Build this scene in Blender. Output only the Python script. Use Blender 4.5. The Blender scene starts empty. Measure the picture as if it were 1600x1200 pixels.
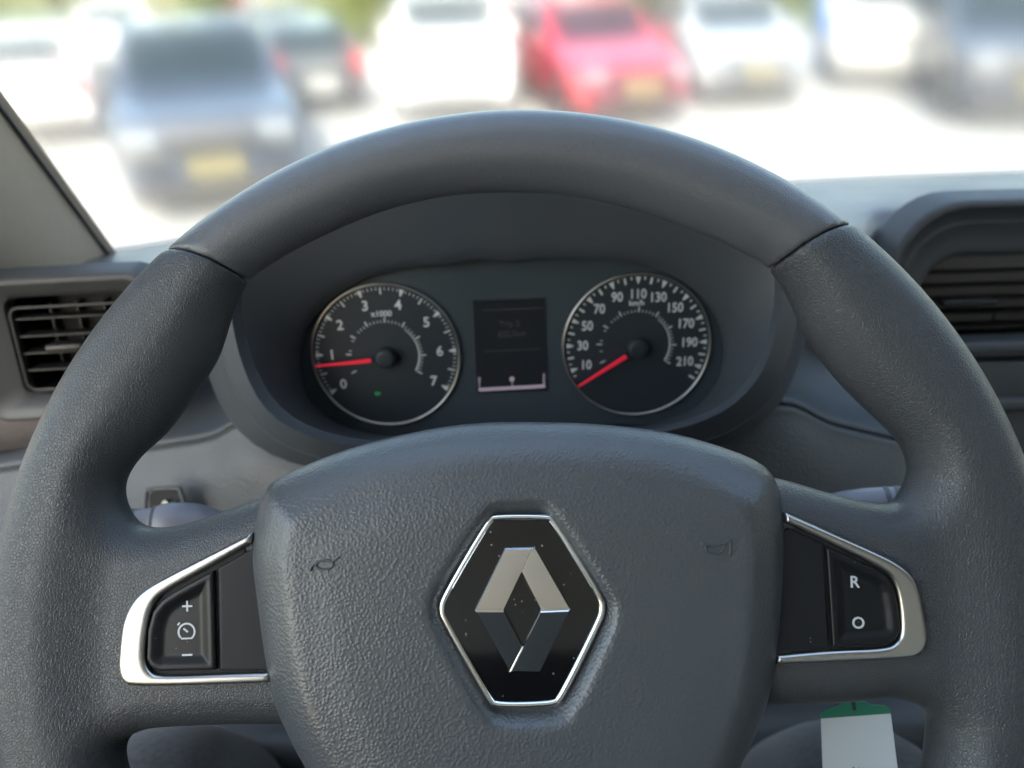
import bpy, bmesh, math, random
import numpy as np
from mathutils import Vector, Matrix

R = math.radians
random.seed(7)
rng = np.random.default_rng(7)
scene = bpy.context.scene
COL = scene.collection

# ------------------------------------------------------------------ camera
CAM_Z, PITCH, ROLL, FPX = 1.90, R(27.0), R(2.0), 1200.0
_r0 = np.array([1.0, 0, 0]); _u0 = np.array([0, math.sin(PITCH), math.cos(PITCH)])
CF = np.array([0, math.cos(PITCH), -math.sin(PITCH)])
CR = math.cos(ROLL) * _r0 - math.sin(ROLL) * _u0
CU = math.sin(ROLL) * _r0 + math.cos(ROLL) * _u0
CP = np.array([0, 0, CAM_Z])
cam = bpy.data.cameras.new('camera'); camo = bpy.data.objects.new('camera', cam); COL.objects.link(camo)
camo.matrix_world = Matrix(((CR[0], CU[0], -CF[0], CP[0]), (CR[1], CU[1], -CF[1], CP[1]), (CR[2], CU[2], -CF[2], CP[2]), (0, 0, 0, 1)))
cam.sensor_fit = 'HORIZONTAL'; cam.sensor_width = 36; cam.lens = 27.0
cam.clip_start = 0.01; cam.clip_end = 2000
cam.dof.use_dof = True; cam.dof.focus_distance = 0.285; cam.dof.aperture_fstop = 9.0
scene.camera = camo

# ------------------------------------------------------------------ world, sun, exposure
SUN_EL, SUN_AZ = R(40), R(187)          # azimuth clockwise from +Y: from behind, a little to the left
world = bpy.data.worlds.new('World'); scene.world = world; world.use_nodes = True
wn = world.node_tree.nodes; wl = world.node_tree.links
bg = wn['Background']; sky = wn.new('ShaderNodeTexSky'); sky.sky_type = 'NISHITA'; sky.sun_disc = False
sky.sun_elevation = SUN_EL; sky.sun_rotation = SUN_AZ; sky.air_density = 1.7; sky.dust_density = 2.4
wl.new(sky.outputs[0], bg.inputs['Color']); bg.inputs['Strength'].default_value = 0.15
sd = bpy.data.lights.new('sun', 'SUN'); sd.energy = 2.0; sd.angle = R(0.5); sd.color = (1.0, 0.95, 0.87)
sun = bpy.data.objects.new('sun', sd); COL.objects.link(sun)
_sv = Vector((math.sin(SUN_AZ) * math.cos(SUN_EL), math.cos(SUN_AZ) * math.cos(SUN_EL), math.sin(SUN_EL)))
sun.rotation_euler = _sv.to_track_quat('Z', 'Y').to_euler()
vs = scene.view_settings; vs.view_transform = 'Standard'; vs.look = 'None'; vs.exposure = 2.45; vs.gamma = 1.0
vs.use_curve_mapping = False
scene.cycles.max_bounces = 10; scene.cycles.transmission_bounces = 8; scene.cycles.glossy_bounces = 6
scene.cycles.diffuse_bounces = 4; scene.cycles.sample_clamp_indirect = 6.0; scene.cycles.use_denoising = True

# ------------------------------------------------------------------ helpers: rays through the lens used only to measure places
def ray(px, py): return CF + (px - 800) / FPX * CR + (600 - py) / FPX * CU
def PY(px, py, Y):
    d = ray(px, py); return CP + d * (Y / d[1])
def PD(px, py, depth): return CP + ray(px, py) * depth
def PZ(px, py, zrel):
    d = ray(px, py); return CP + d * (zrel / d[2])

class Frame:
    """a local frame (origin, x right, y up, z towards the driver)"""
    def __init__(s, o, ax, ay):
        s.o = np.array(o, float); s.x = np.array(ax, float); s.x /= np.linalg.norm(s.x)
        s.z = np.cross(s.x, ay); s.z /= np.linalg.norm(s.z); s.y = np.cross(s.z, s.x)
    def loc(s, px, py, z=0.0):
        d = ray(px, py); t = ((s.o + s.z * z - CP) @ s.z) / (d @ s.z); p = CP + d * t - s.o
        return (p @ s.x, p @ s.y)
    def locs(s, pts, z=0.0): return [s.loc(a, b, z) for a, b in pts]
    def matrix(s):
        return Matrix(((s.x[0], s.y[0], s.z[0], s.o[0]), (s.x[1], s.y[1], s.z[1], s.o[1]), (s.x[2], s.y[2], s.z[2], s.o[2]), (0, 0, 0, 1)))
    def world(s, u, v, w=0): return s.o + s.x * u + s.y * v + s.z * w

def mesh_obj(name, V, Fc, mat=None, parent=None, smooth=True, auto=None):
    me = bpy.data.meshes.new(name)
    me.from_pydata([tuple(map(float, v)) for v in V] if not isinstance(V, np.ndarray) else V.tolist(), [], Fc if not isinstance(Fc, np.ndarray) else Fc.tolist())
    me.update()
    o = bpy.data.objects.new(name, me); COL.objects.link(o)
    if mat: me.materials.append(mat)
    if smooth: me.polygons.foreach_set('use_smooth', [True] * len(me.polygons))
    if auto is not None and hasattr(me, 'set_sharp_from_angle'): me.set_sharp_from_angle(angle=R(auto))
    if parent: o.parent = parent
    return o

def empty(name, M=None, label=None, cat=None, group=None):
    o = bpy.data.objects.new(name, None); COL.objects.link(o); o.empty_display_size = 0.05
    if M is not None: o.matrix_world = M
    tag(o, label, cat, group); return o

def tag(o, label=None, cat=None, group=None, kind=None):
    if label: o['label'] = label
    if cat: o['category'] = cat
    if group: o['group'] = group
    if kind: o['kind'] = kind
    return o

def catmull(P, n=6, closed=True):
    P = np.array(P, float); m = len(P); out = []
    rngi = range(m) if closed else range(m - 1)
    for i in rngi:
        if closed: a, b, c, d = P[i - 1], P[i], P[(i + 1) % m], P[(i + 2) % m]
        else: a, b, c, d = P[max(i - 1, 0)], P[i], P[i + 1], P[min(i + 2, m - 1)]
        for k in range(n):
            t = k / n
            out.append(0.5 * ((2 * b) + (-a + c) * t + (2 * a - 5 * b + 4 * c - d) * t * t + (-a + 3 * b - 3 * c + d) * t ** 3))
    if not closed: out.append(P[-1])
    return np.array(out)

def chaikin(P, n=2, closed=True):
    P = np.array(P, float)
    for _ in range(n):
        if closed: Q = np.roll(P, -1, 0); P = np.stack([.75 * P + .25 * Q, .25 * P + .75 * Q], 1).reshape(-1, 2)
        else: P = np.concatenate([P[:1], np.stack([.75 * P[:-1] + .25 * P[1:], .25 * P[:-1] + .75 * P[1:]], 1).reshape(-1, 2), P[-1:]])
    return P

def poly_sdf(poly, X, Y):
    """signed distance to a closed polygon, positive INSIDE"""
    P = np.asarray(poly, float); d2 = np.full(X.shape, 1e9); ins = np.zeros(X.shape, bool)
    n = len(P)
    for i in range(n):
        ax, ay = P[i]; bx, by = P[(i + 1) % n]
        ex, ey = bx - ax, by - ay; L = ex * ex + ey * ey
        if L < 1e-18: continue
        wx, wy = X - ax, Y - ay
        t = np.clip((wx * ex + wy * ey) / L, 0, 1)
        d2 = np.minimum(d2, (wx - ex * t) ** 2 + (wy - ey * t) ** 2)
        if ay != by:
            c = ((ay > Y) != (by > Y)) & (X < (bx - ax) * (Y - ay) / (by - ay) + ax)
            ins ^= c
    d = np.sqrt(d2); return np.where(ins, d, -d)

def surfnet(F, org, h, relax=2):
    """surface nets: F<0 inside -> (verts, quads)"""
    org = np.array(org, float); ins = F < 0
    nx, ny, nz = F.shape
    s = np.zeros((nx - 1, ny - 1, nz - 1), np.int8)
    for i in (0, 1):
        for j in (0, 1):
            for k in (0, 1): s += ins[i:nx - 1 + i, j:ny - 1 + j, k:nz - 1 + k]
    idx = np.argwhere((s > 0) & (s < 8))
    vid = np.full(s.shape, -1, np.int64); vid[tuple(idx.T)] = np.arange(len(idx))
    corners = [np.array(c) for c in [(0,0,0),(1,0,0),(0,1,0),(1,1,0),(0,0,1),(1,0,1),(0,1,1),(1,1,1)]]
    vals = [F[tuple((idx + c).T)] for c in corners]
    pos = np.zeros((len(idx), 3)); cnt = np.zeros(len(idx))
    for a in range(8):
        for b in range(a + 1, 8):
            if np.abs(corners[a] - corners[b]).sum() != 1: continue
            va, vb = vals[a], vals[b]; cr = (va < 0) != (vb < 0)
            t = np.where(cr, va / np.where(va == vb, 1, va - vb), 0)
            p = corners[a] + t[:, None] * (corners[b] - corners[a])
            pos += p * cr[:, None]; cnt += cr
    V = (idx + pos / np.maximum(cnt, 1)[:, None]) * h + org
    quads = []
    for ax in range(3):
        sl0 = [slice(None)] * 3; sl1 = [slice(None)] * 3; sl0[ax] = slice(0, -1); sl1[ax] = slice(1, None)
        A, B = ins[tuple(sl0)], ins[tuple(sl1)]
        e = np.argwhere(A != B); u, v = (ax + 1) % 3, (ax + 2) % 3
        lim = np.array(s.shape)
        ok = (e[:, u] > 0) & (e[:, v] > 0) & (e[:, u] < lim[u]) & (e[:, v] < lim[v])
        e = e[ok]
        du = np.zeros(3, int); du[u] = 1; dv = np.zeros(3, int); dv[v] = 1
        q = np.stack([vid[tuple((e - du - dv).T)], vid[tuple((e - dv).T)], vid[tuple(e.T)], vid[tuple((e - du).T)]], 1)
        fl = ~A[tuple(e.T)]
        q[fl] = q[fl][:, ::-1]
        quads.append(q)
    Q = np.concatenate(quads)
    if relax:
        E = np.concatenate([Q[:, [0, 1]], Q[:, [1, 2]], Q[:, [2, 3]], Q[:, [3, 0]]])
        for it in range(relax):
            acc = np.zeros_like(V); c = np.zeros(len(V))
            np.add.at(acc, E[:, 0], V[E[:, 1]]); np.add.at(acc, E[:, 1], V[E[:, 0]])
            np.add.at(c, E[:, 0], 1); np.add.at(c, E[:, 1], 1)
            V = 0.5 * V + 0.5 * acc / c[:, None]
    return V, Q

def grid3(lo, hi, h):
    ax = [np.arange(l - 2.5 * h, u + 2.5 * h, h) for l, u in zip(lo, hi)]
    return ax

def round_ext(d, Z, zc, T, r):
    """rounded extrusion of a 2-D distance d (positive inside) between zc-T and zc+T"""
    qx = r - d; qy = np.abs(Z - zc) - T + r
    return np.minimum(np.maximum(qx, qy), 0) + np.hypot(np.maximum(qx, 0), np.maximum(qy, 0)) - r

def plate(name, outline, z0, z1, r, mat, parent=None, h=0.0006, holes=(), smooth_n=0, relax=1, fn=None):
    P = catmull(outline, smooth_n) if smooth_n else np.array(outline, float)
    ax = grid3((P[:, 0].min(), P[:, 1].min(), z0), (P[:, 0].max(), P[:, 1].max(), z1), h)
    X, Y = np.meshgrid(ax[0], ax[1], indexing='ij'); d = poly_sdf(P, X, Y)
    for hl in holes: d = np.minimum(d, -poly_sdf(hl, X, Y))
    zoff = fn(X, Y, d)[:, :, None] if fn else 0.0
    F = round_ext(d[:, :, None], ax[2][None, None, :] - zoff, (z0 + z1) / 2, (z1 - z0) / 2, min(r, (z1 - z0) / 2))
    V, Q = surfnet(F, (ax[0][0], ax[1][0], ax[2][0]), h, relax)
    return mesh_obj(name, V, Q, mat, parent)

def tube(name, pts, rad, mat, parent=None, closed=False, n=10, flat=1.0):
    P = np.array(pts, float); m = len(P); V = []; Fc = []
    rads = rad if hasattr(rad, '__len__') else [rad] * m
    prev = None
    for i in range(m):
        if closed: t = P[(i + 1) % m] - P[i - 1]
        else: t = P[min(i + 1, m - 1)] - P[max(i - 1, 0)]
        t = t / (np.linalg.norm(t) + 1e-12)
        if prev is None:
            a = np.array([0, 0, 1.0]) if abs(t[2]) < 0.9 else np.array([1.0, 0, 0])
        else: a = prev
        b = a - t * (a @ t); b /= np.linalg.norm(b); c = np.cross(t, b); prev = b
        for k in range(n):
            an = 2 * math.pi * k / n
            V.append(P[i] + rads[i] * (flat * b * math.cos(an) + c * math.sin(an)))
    for i in range(m if closed else m - 1):
        for k in range(n):
            a, b = i * n + k, i * n + (k + 1) % n
            c, d = ((i + 1) % m) * n + (k + 1) % n, ((i + 1) % m) * n + k
            Fc.append((a, b, c, d))
    if not closed:
        Fc.append(tuple(range(n))[::-1]); Fc.append(tuple((m - 1) * n + k for k in range(n)))
    return mesh_obj(name, V, Fc, mat, parent, auto=60)

def box(name, lo, hi, mat, parent=None, bev=0.0, M=None):
    bm = bmesh.new(); bmesh.ops.create_cube(bm, size=1.0)
    lo, hi = Vector(lo), Vector(hi)
    for v in bm.verts: v.co = Vector(((lo[i] + hi[i]) / 2 + v.co[i] * (hi[i] - lo[i]) for i in range(3)))
    if bev: bmesh.ops.bevel(bm, geom=bm.edges[:], offset=bev, segments=3, profile=0.5, affect='EDGES')
    if M is not None: bmesh.ops.transform(bm, matrix=M, verts=bm.verts)
    me = bpy.data.meshes.new(name); bm.to_mesh(me); bm.free()
    o = bpy.data.objects.new(name, me); COL.objects.link(o)
    if mat: me.materials.append(mat)
    if bev:
        me.polygons.foreach_set('use_smooth', [True] * len(me.polygons)); me.set_sharp_from_angle(angle=R(40))
    if parent: o.parent = parent
    return o

def loft(name, rows, mat, parent=None, nu=4, nv=4, closed=False, thick=0.0, cap=False, auto=None):
    """rows: list of rows of 3-D points; smooth interpolation in both directions"""
    A = [catmull(r, nv, closed) for r in rows]
    A = np.array(A); A = np.transpose(A, (1, 0, 2))
    B = np.array([catmull(c, nu, False) for c in A])      # (nv_total, nu_total, 3)
    B = np.transpose(B, (1, 0, 2)); m, n = B.shape[:2]
    V = B.reshape(-1, 3); Fc = []
    for i in range(m - 1):
        for j in range(n if closed else n - 1):
            a = i * n + j; b = i * n + (j + 1) % n
            Fc.append((a, b, b + n, a + n))
    if cap: Fc.append(tuple(range((m - 1) * n, m * n)))
    o = mesh_obj(name, V, Fc, mat, parent, auto=auto)
    if thick:
        md = o.modifiers.new('solid', 'SOLIDIFY'); md.thickness = thick; md.offset = 0
    return o

def text_mesh(s, size, depth=0.0002):
    cu = bpy.data.curves.new('t', 'FONT'); cu.body = s; cu.size = size; cu.align_x = 'CENTER'; cu.align_y = 'CENTER'
    cu.extrude = depth; cu.resolution_u = 3; cu.offset = size * 0.015
    o = bpy.data.objects.new('t', cu); COL.objects.link(o)
    dg = bpy.context.evaluated_depsgraph_get(); dg.update()
    me = o.evaluated_get(dg).to_mesh()
    V = np.array([v.co[:] for v in me.vertices]); Fc = [tuple(p.vertices) for p in me.polygons]
    bpy.data.objects.remove(o); bpy.data.curves.remove(cu)
    return V, Fc

class MB:
    """collects faces"""
    def __init__(s): s.V = []; s.F = []
    def add(s, V, Fc):
        n = len(s.V); s.V += [tuple(v) for v in V]; s.F += [tuple(i + n for i in f) for f in Fc]
    def prism(s, poly, z0, z1):
        n = len(poly); V = [(x, y, z0) for x, y in poly] + [(x, y, z1) for x, y in poly]
        Fc = [tuple(range(n, 2 * n)), tuple(range(n))[::-1]] + [(i, (i + 1) % n, n + (i + 1) % n, n + i) for i in range(n)]
        s.add(V, Fc)
    def text(s, t, size, x, y, z, rot=0, depth=0.0002, sx=1.0):
        V, Fc = text_mesh(t, size, depth)
        c, q = math.cos(rot), math.sin(rot)
        s.add([(x + (v[0] * sx) * c - v[1] * q, y + (v[0] * sx) * q + v[1] * c, z + v[2]) for v in V], Fc)
    def build(s, name, mat, parent=None, smooth=False): return mesh_obj(name, s.V, s.F, mat, parent, smooth)

def sstep(x, a, b):
    t = np.clip((x - a) / (b - a), 0, 1); return t * t * (3 - 2 * t)

# ------------------------------------------------------------------ materials
def mat(name, col, rough=0.5, metal=0.0, spec=0.5, coat=0.0, emit=None, es=0.0):
    m = bpy.data.materials.new(name); m.use_nodes = True
    b = m.node_tree.nodes['Principled BSDF']
    b.inputs['Base Color'].default_value = (*col, 1); b.inputs['Roughness'].default_value = rough
    b.inputs['Metallic'].default_value = metal; b.inputs['Specular IOR Level'].default_value = spec
    b.inputs['Coat Weight'].default_value = coat; b.inputs['Coat Roughness'].default_value = 0.05
    if emit: b.inputs['Emission Color'].default_value = (*emit, 1); b.inputs['Emission Strength'].default_value = es
    return m

def nz(m, kind, **kw):
    n = m.node_tree.nodes.new(kind)
    for k, v in kw.items():
        if k in n.inputs: n.inputs[k].default_value = v
        else: setattr(n, k, v)
    return n

def vary(m, scale, amt, detail=4):
    """uneven colour and gloss, small marks of wear"""
    nt = m.node_tree; b = nt.nodes['Principled BSDF']; col = b.inputs['Base Color'].default_value[:]
    tc = nz(m, 'ShaderNodeTexCoord'); no = nz(m, 'ShaderNodeTexNoise', Scale=scale, Detail=detail)
    nt.links.new(tc.outputs['Object'], no.inputs['Vector'])
    mx = nz(m, 'ShaderNodeMix', data_type='RGBA')
    mx.inputs['A'].default_value = tuple(c * (1 - amt) for c in col[:3]) + (1,); mx.inputs['B'].default_value = tuple(c * (1 + amt) for c in col[:3]) + (1,)
    nt.links.new(no.outputs['Fac'], mx.inputs['Factor']); nt.links.new(mx.outputs['Result'], b.inputs['Base Color'])
    mr = nz(m, 'ShaderNodeMapRange'); r = b.inputs['Roughness'].default_value
    mr.inputs['To Min'].default_value = r * 0.85; mr.inputs['To Max'].default_value = min(1, r * 1.18)
    nt.links.new(no.outputs['Fac'], mr.inputs['Value']); nt.links.new(mr.outputs['Result'], b.inputs['Roughness'])
    return m

def leather(name, col, rough, cell, dist, warp=0.35, edge=True, spec=0.5, strength=1.0):
    """moulded grain: warped cells with valleys between them, as fine relief only"""
    m = mat(name, col, rough, spec=spec); nt = m.node_tree; b = nt.nodes['Principled BSDF']; L = nt.links.new
    tc = nz(m, 'ShaderNodeTexCoord')
    no = nz(m, 'ShaderNodeTexNoise', Scale=0.55 / cell, Detail=2.0)
    L(tc.outputs['Object'], no.inputs['Vector'])
    sub = nz(m, 'ShaderNodeVectorMath', operation='SUBTRACT'); sub.inputs[1].default_value = (0.5, 0.5, 0.5)
    L(no.outputs['Color'], sub.inputs[0])
    sc = nz(m, 'ShaderNodeVectorMath', operation='SCALE'); sc.inputs['Scale'].default_value = cell * warp * 4
    L(sub.outputs[0], sc.inputs[0])
    ad = nz(m, 'ShaderNodeVectorMath', operation='ADD'); L(tc.outputs['Object'], ad.inputs[0]); L(sc.outputs[0], ad.inputs[1])
    vo = nz(m, 'ShaderNodeTexVoronoi', Scale=1.0 / cell)
    vo.feature = 'DISTANCE_TO_EDGE' if edge else 'SMOOTH_F1'
    if not edge: vo.inputs['Smoothness'].default_value = 0.35
    L(ad.outputs[0], vo.inputs['Vector'])
    mr = nz(m, 'ShaderNodeMapRange', interpolation_type='SMOOTHSTEP')
    if edge: mr.inputs['From Min'].default_value = 0.0; mr.inputs['From Max'].default_value = 0.20
    else: mr.inputs['From Min'].default_value = 0.75; mr.inputs['From Max'].default_value = 0.1
    L(vo.outputs['Distance'], mr.inputs['Value'])
    n2 = nz(m, 'ShaderNodeTexNoise', Scale=2.2 / cell, Detail=3.0); L(tc.outputs['Object'], n2.inputs['Vector'])
    mu = nz(m, 'ShaderNodeMath', operation='MULTIPLY_ADD'); mu.inputs[1].default_value = 0.12
    L(n2.outputs['Fac'], mu.inputs[0]); L(mr.outputs['Result'], mu.inputs[2])
    bp = nz(m, 'ShaderNodeBump', Strength=strength, Distance=dist); L(mu.outputs[0], bp.inputs['Height']); L(bp.outputs[0], b.inputs['Normal'])
    n3 = nz(m, 'ShaderNodeTexNoise', Scale=14.0, Detail=5.0); L(tc.outputs['Object'], n3.inputs['Vector'])
    r2 = nz(m, 'ShaderNodeMapRange'); r2.inputs['From Min'].default_value = 0.3; r2.inputs['From Max'].default_value = 0.7
    r2.inputs['To Min'].default_value = rough * 0.88; r2.inputs['To Max'].default_value = min(1, rough * 1.12)
    L(n3.outputs['Fac'], r2.inputs['Value']); L(r2.outputs['Result'], b.inputs['Roughness'])
    return m

M = {}
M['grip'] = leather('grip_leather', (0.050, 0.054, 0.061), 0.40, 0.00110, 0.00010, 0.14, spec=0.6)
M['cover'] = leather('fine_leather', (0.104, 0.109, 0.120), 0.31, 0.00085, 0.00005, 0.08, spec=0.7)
M['pad'] = leather('pad_grain', (0.064, 0.071, 0.080), 0.40, 0.00112, 0.00010, 0.10, edge=False, spec=0.8)
M['dash_grain'] = leather('dash_grain', (0.074, 0.080, 0.089), 0.5, 0.0019, 0.00018, 0.10, edge=False)
M['dash_top'] = leather('dash_top_grain', (0.178, 0.162, 0.168), 0.42, 0.0022, 0.00016, 0.12, edge=False)
M['plastic'] = vary(mat('dark_plastic', (0.07, 0.075, 0.082), 0.55), 60, 0.15)
M['plastic_mid'] = vary(mat('grey_plastic', (0.075, 0.079, 0.086), 0.5), 60, 0.12)
M['hood'] = leather('hood_plastic', (0.062, 0.071, 0.084), 0.46, 0.0012, 0.00005, 0.3)
M['vent'] = vary(mat('vent_black', (0.008, 0.009, 0.010), 0.5, spec=0.3), 80, 0.2)
M['vent_slat'] = vary(mat('slat_plastic', (0.022, 0.023, 0.025), 0.38), 80, 0.15)
M['switch'] = vary(mat('switch_black', (0.010, 0.011, 0.013), 0.34, spec=0.3), 90, 0.2)
M['blank'] = vary(mat('blank_black', (0.012, 0.013, 0.016), 0.5, spec=0.3), 90, 0.2)
M['gloss'] = vary(mat('piano_black', (0.004, 0.004, 0.005), 0.06, spec=0.6), 400, 0.3)
M['chrome'] = mat('polished_chrome', (0.93, 0.92, 0.90), 0.05, 1.0)
M['satin'] = vary(mat('satin_chrome', (0.52, 0.50, 0.48), 0.30, 1.0), 40, 0.05)
M['white'] = mat('white_print', (0.6, 0.62, 0.64), 0.5)
M['dial'] = mat('dial_black', (0.014, 0.022, 0.030), 0.55)
M['panel'] = mat('cluster_panel', (0.034, 0.048, 0.060), 0.5)
M['ring'] = mat('gauge_ring', (0.45, 0.44, 0.42), 0.3, 1.0)
M['needle'] = mat('needle_red', (0.75, 0.02, 0.05), 0.4, emit=(0.9, 0.02, 0.06), es=0.04)
M['lcd'] = mat('display_dark', (0.016, 0.018, 0.022), 0.3)
M['lcd_text'] = mat('display_text', (0.05, 0.052, 0.058), 0.5)
M['lcd_bar'] = mat('display_bar', (0.28, 0.24, 0.28), 0.5, emit=(0.75, 0.62, 0.75), es=0.035)
M['green'] = mat('indicator_green', (0.02, 0.2, 0.05), 0.5, emit=(0.03, 0.6, 0.12), es=0.05)
M['stalk'] = vary(mat('stalk_grey', (0.17, 0.17, 0.20), 0.42), 60, 0.08)
M['metal'] = mat('zinc', (0.6, 0.62, 0.62), 0.3, 1.0)
M['headliner'] = vary(mat('headliner', (0.80, 0.76, 0.70), 0.9), 200, 0.08)
M['pillar'] = vary(mat('pillar_trim', (0.80, 0.64, 0.47), 0.6), 150, 0.06)
M['door'] = vary(mat('door_trim', (0.24, 0.22, 0.20), 0.65), 100, 0.08)
M['card'] = mat('tag_card', (0.66, 0.72, 0.78), 0.45)
M['cardgreen'] = mat('tag_green', (0.03, 0.19, 0.12), 0.4)
M['ink'] = mat('ink', (0.03, 0.03, 0.04), 0.6)
M['black'] = mat('flat_black', (0.01, 0.011, 0.012), 0.7)
M['seal'] = mat('seal_beige', (0.45, 0.40, 0.33), 0.6)

def denim():
    m = mat('dark_denim', (0.055, 0.058, 0.064), 0.95, spec=0.2); nt = m.node_tree; b = nt.nodes['Principled BSDF']; L = nt.links.new
    tc = nz(m, 'ShaderNodeTexCoord'); no = nz(m, 'ShaderNodeTexNoise', Scale=260.0, Detail=6.0); L(tc.outputs['Object'], no.inputs['Vector'])
    mx = nz(m, 'ShaderNodeMix', data_type='RGBA'); mx.inputs['A'].default_value = (0.0, 0.0, 0.001, 1); mx.inputs['B'].default_value = (0.085, 0.086, 0.09, 1)
    L(no.outputs['Fac'], mx.inputs['Factor']); L(mx.outputs['Result'], b.inputs['Base Color'])
    bp = nz(m, 'ShaderNodeBump', Strength=0.6, Distance=0.0006); L(no.outputs['Fac'], bp.inputs['Height']); L(bp.outputs[0], b.inputs['Normal'])
    b.inputs['Sheen Weight'].default_value = 0.3
    return m
M['denim'] = denim()

def specks(m, scale, th, col):
    """dust specks scattered over a surface"""
    nt = m.node_tree; b = nt.nodes['Principled BSDF']; L_ = nt.links.new
    tc = nz(m, 'ShaderNodeTexCoord'); vo = nz(m, 'ShaderNodeTexVoronoi', Scale=scale); L_(tc.outputs['Object'], vo.inputs['Vector'])
    rn = nz(m, 'ShaderNodeMath', operation='GREATER_THAN'); rn.inputs[1].default_value = 0.72
    sx = nz(m, 'ShaderNodeSeparateColor'); L_(vo.outputs['Color'], sx.inputs[0]); L_(sx.outputs[0], rn.inputs[0])
    ls = nz(m, 'ShaderNodeMapRange', interpolation_type='SMOOTHSTEP'); ls.inputs['From Min'].default_value = th; ls.inputs['From Max'].default_value = th * 0.4
    L_(vo.outputs['Distance'], ls.inputs['Value'])
    mu = nz(m, 'ShaderNodeMath', operation='MULTIPLY'); L_(rn.outputs[0], mu.inputs[0]); L_(ls.outputs[0], mu.inputs[1])
    old = b.inputs['Base Color'].links; src = old[0].from_socket if old else None
    mx = nz(m, 'ShaderNodeMix', data_type='RGBA'); mx.inputs['A'].default_value = b.inputs['Base Color'].default_value; mx.inputs['B'].default_value = (*col, 1)
    if src: L_(src, mx.inputs['A'])
    L_(mu.outputs[0], mx.inputs['Factor']); L_(mx.outputs['Result'], b.inputs['Base Color'])
specks(M['gloss'], 420.0, 0.16, (0.30, 0.30, 0.29)); specks(M['blank'], 300.0, 0.10, (0.25, 0.25, 0.24)); specks(M['switch'], 300.0, 0.08, (0.2, 0.2, 0.19))
specks(M['dash_top'], 260.0, 0.10, (0.4, 0.39, 0.37))

def glass_mat(name, rough, tint=(1, 1, 1)):
    m = bpy.data.materials.new(name); m.use_nodes = True; nt = m.node_tree; nt.nodes.remove(nt.nodes['Principled BSDF'])
    g = nt.nodes.new('ShaderNodeBsdfGlass'); g.inputs['Roughness'].default_value = rough; g.inputs['IOR'].default_value = 1.45
    g.inputs['Color'].default_value = (*tint, 1)
    nt.links.new(g.outputs[0], nt.nodes['Material Output'].inputs['Surface']); return m
M['windscreen'] = glass_mat('windscreen_glass', 0.10, (0.98, 0.99, 0.98))

# ================================================================== large structure: ground
def ground_z(Y): return 0.05 * (max(0.0, min(Y, 22.0) - 7.0)) + 0.012 * max(0.0, Y - 22.0) * (Y < 200)
def ground_mat(name, c1, c2, scale, bump, rough=0.95):
    m = mat(name, c1, rough, spec=0.2); nt = m.node_tree; b = nt.nodes['Principled BSDF']; L = nt.links.new
    tc = nz(m, 'ShaderNodeTexCoord'); no = nz(m, 'ShaderNodeTexNoise', Scale=scale, Detail=8.0, Roughness=0.65); L(tc.outputs['Object'], no.inputs['Vector'])
    mx = nz(m, 'ShaderNodeMix', data_type='RGBA'); mx.inputs['A'].default_value = (*c1, 1); mx.inputs['B'].default_value = (*c2, 1)
    L(no.outputs['Fac'], mx.inputs['Factor']); L(mx.outputs['Result'], b.inputs['Base Color'])
    bp = nz(m, 'ShaderNodeBump', Strength=0.5, Distance=bump); L(no.outputs['Fac'], bp.inputs['Height']); L(bp.outputs[0], b.inputs['Normal'])
    return m
M['lot'] = ground_mat('pale_concrete', (0.25, 0.245, 0.23), (0.36, 0.35, 0.33), 3.0, 0.004)
M['grass'] = ground_mat('dry_grass', (0.035, 0.05, 0.008), (0.08, 0.09, 0.018), 1.5, 0.03)
def sheet(name, xs, ys, dz, material):
    V = [(x, y, ground_z(y) + dz) for y in ys for x in xs]; n = len(xs)
    Fc = [(j * n + i, j * n + i + 1, (j + 1) * n + i + 1, (j + 1) * n + i) for j in range(len(ys) - 1) for i in range(n - 1)]
    o = mesh_obj(name, V, Fc, material, None, smooth=False); return tag(o, kind='structure')
xs = [-900, -200, -60, -30, -15, 0, 15, 30, 60, 200, 900]
sheet('terrain', xs, [-900, -100, -20, 0, 7, 12, 17, 22, 30, 60, 120, 199, 900], -0.02, M['grass'])
sheet('car_park', [-45, -30, -15, 0, 15, 30, 45], [-40, -20, 0, 7, 12, 17, 21.5], 0.0, M['lot'])

# ================================================================== the van's cab
cab = empty('van_cab', None, 'van cab with pale pillar, windscreen and roof around the driver', 'van')
zr = CAM_Z
# windscreen: a curved, slightly hazed pane between the pillars
def ws_pt(s, t):
    """s 0..1 left to right, t 0..1 bottom to top"""
    x = -0.341 + 1.72 * s
    bow = 1 - (2 * min(max(s, 0), 1) - 1) ** 2
    yb = 0.660 + 0.185 * bow ** 0.8
    p0 = np.array([x, yb, zr - 0.201]); p1 = np.array([x + (0.125 - 0.25 * s), yb - 0.74, zr + 0.55])
    b = 0.02 * math.sin(math.pi * t)
    return p0 + (p1 - p0) * t + np.array([0, b, 0])
nS, nT = 40, 14
Vw = [ws_pt(-0.03 + 1.06 * i / nS, -0.10 + 1.10 * j / nT) for j in range(nT + 1) for i in range(nS + 1)]
Fw = [(j * (nS + 1) + i, j * (nS + 1) + i + 1, (j + 1) * (nS + 1) + i + 1, (j + 1) * (nS + 1) + i) for j in range(nT) for i in range(nS)]
ws = mesh_obj('windscreen', Vw, Fw, M['windscreen'], cab)
md = ws.modifiers.new('solid', 'SOLIDIFY'); md.thickness = 0.005; md.offset = 0
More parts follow.
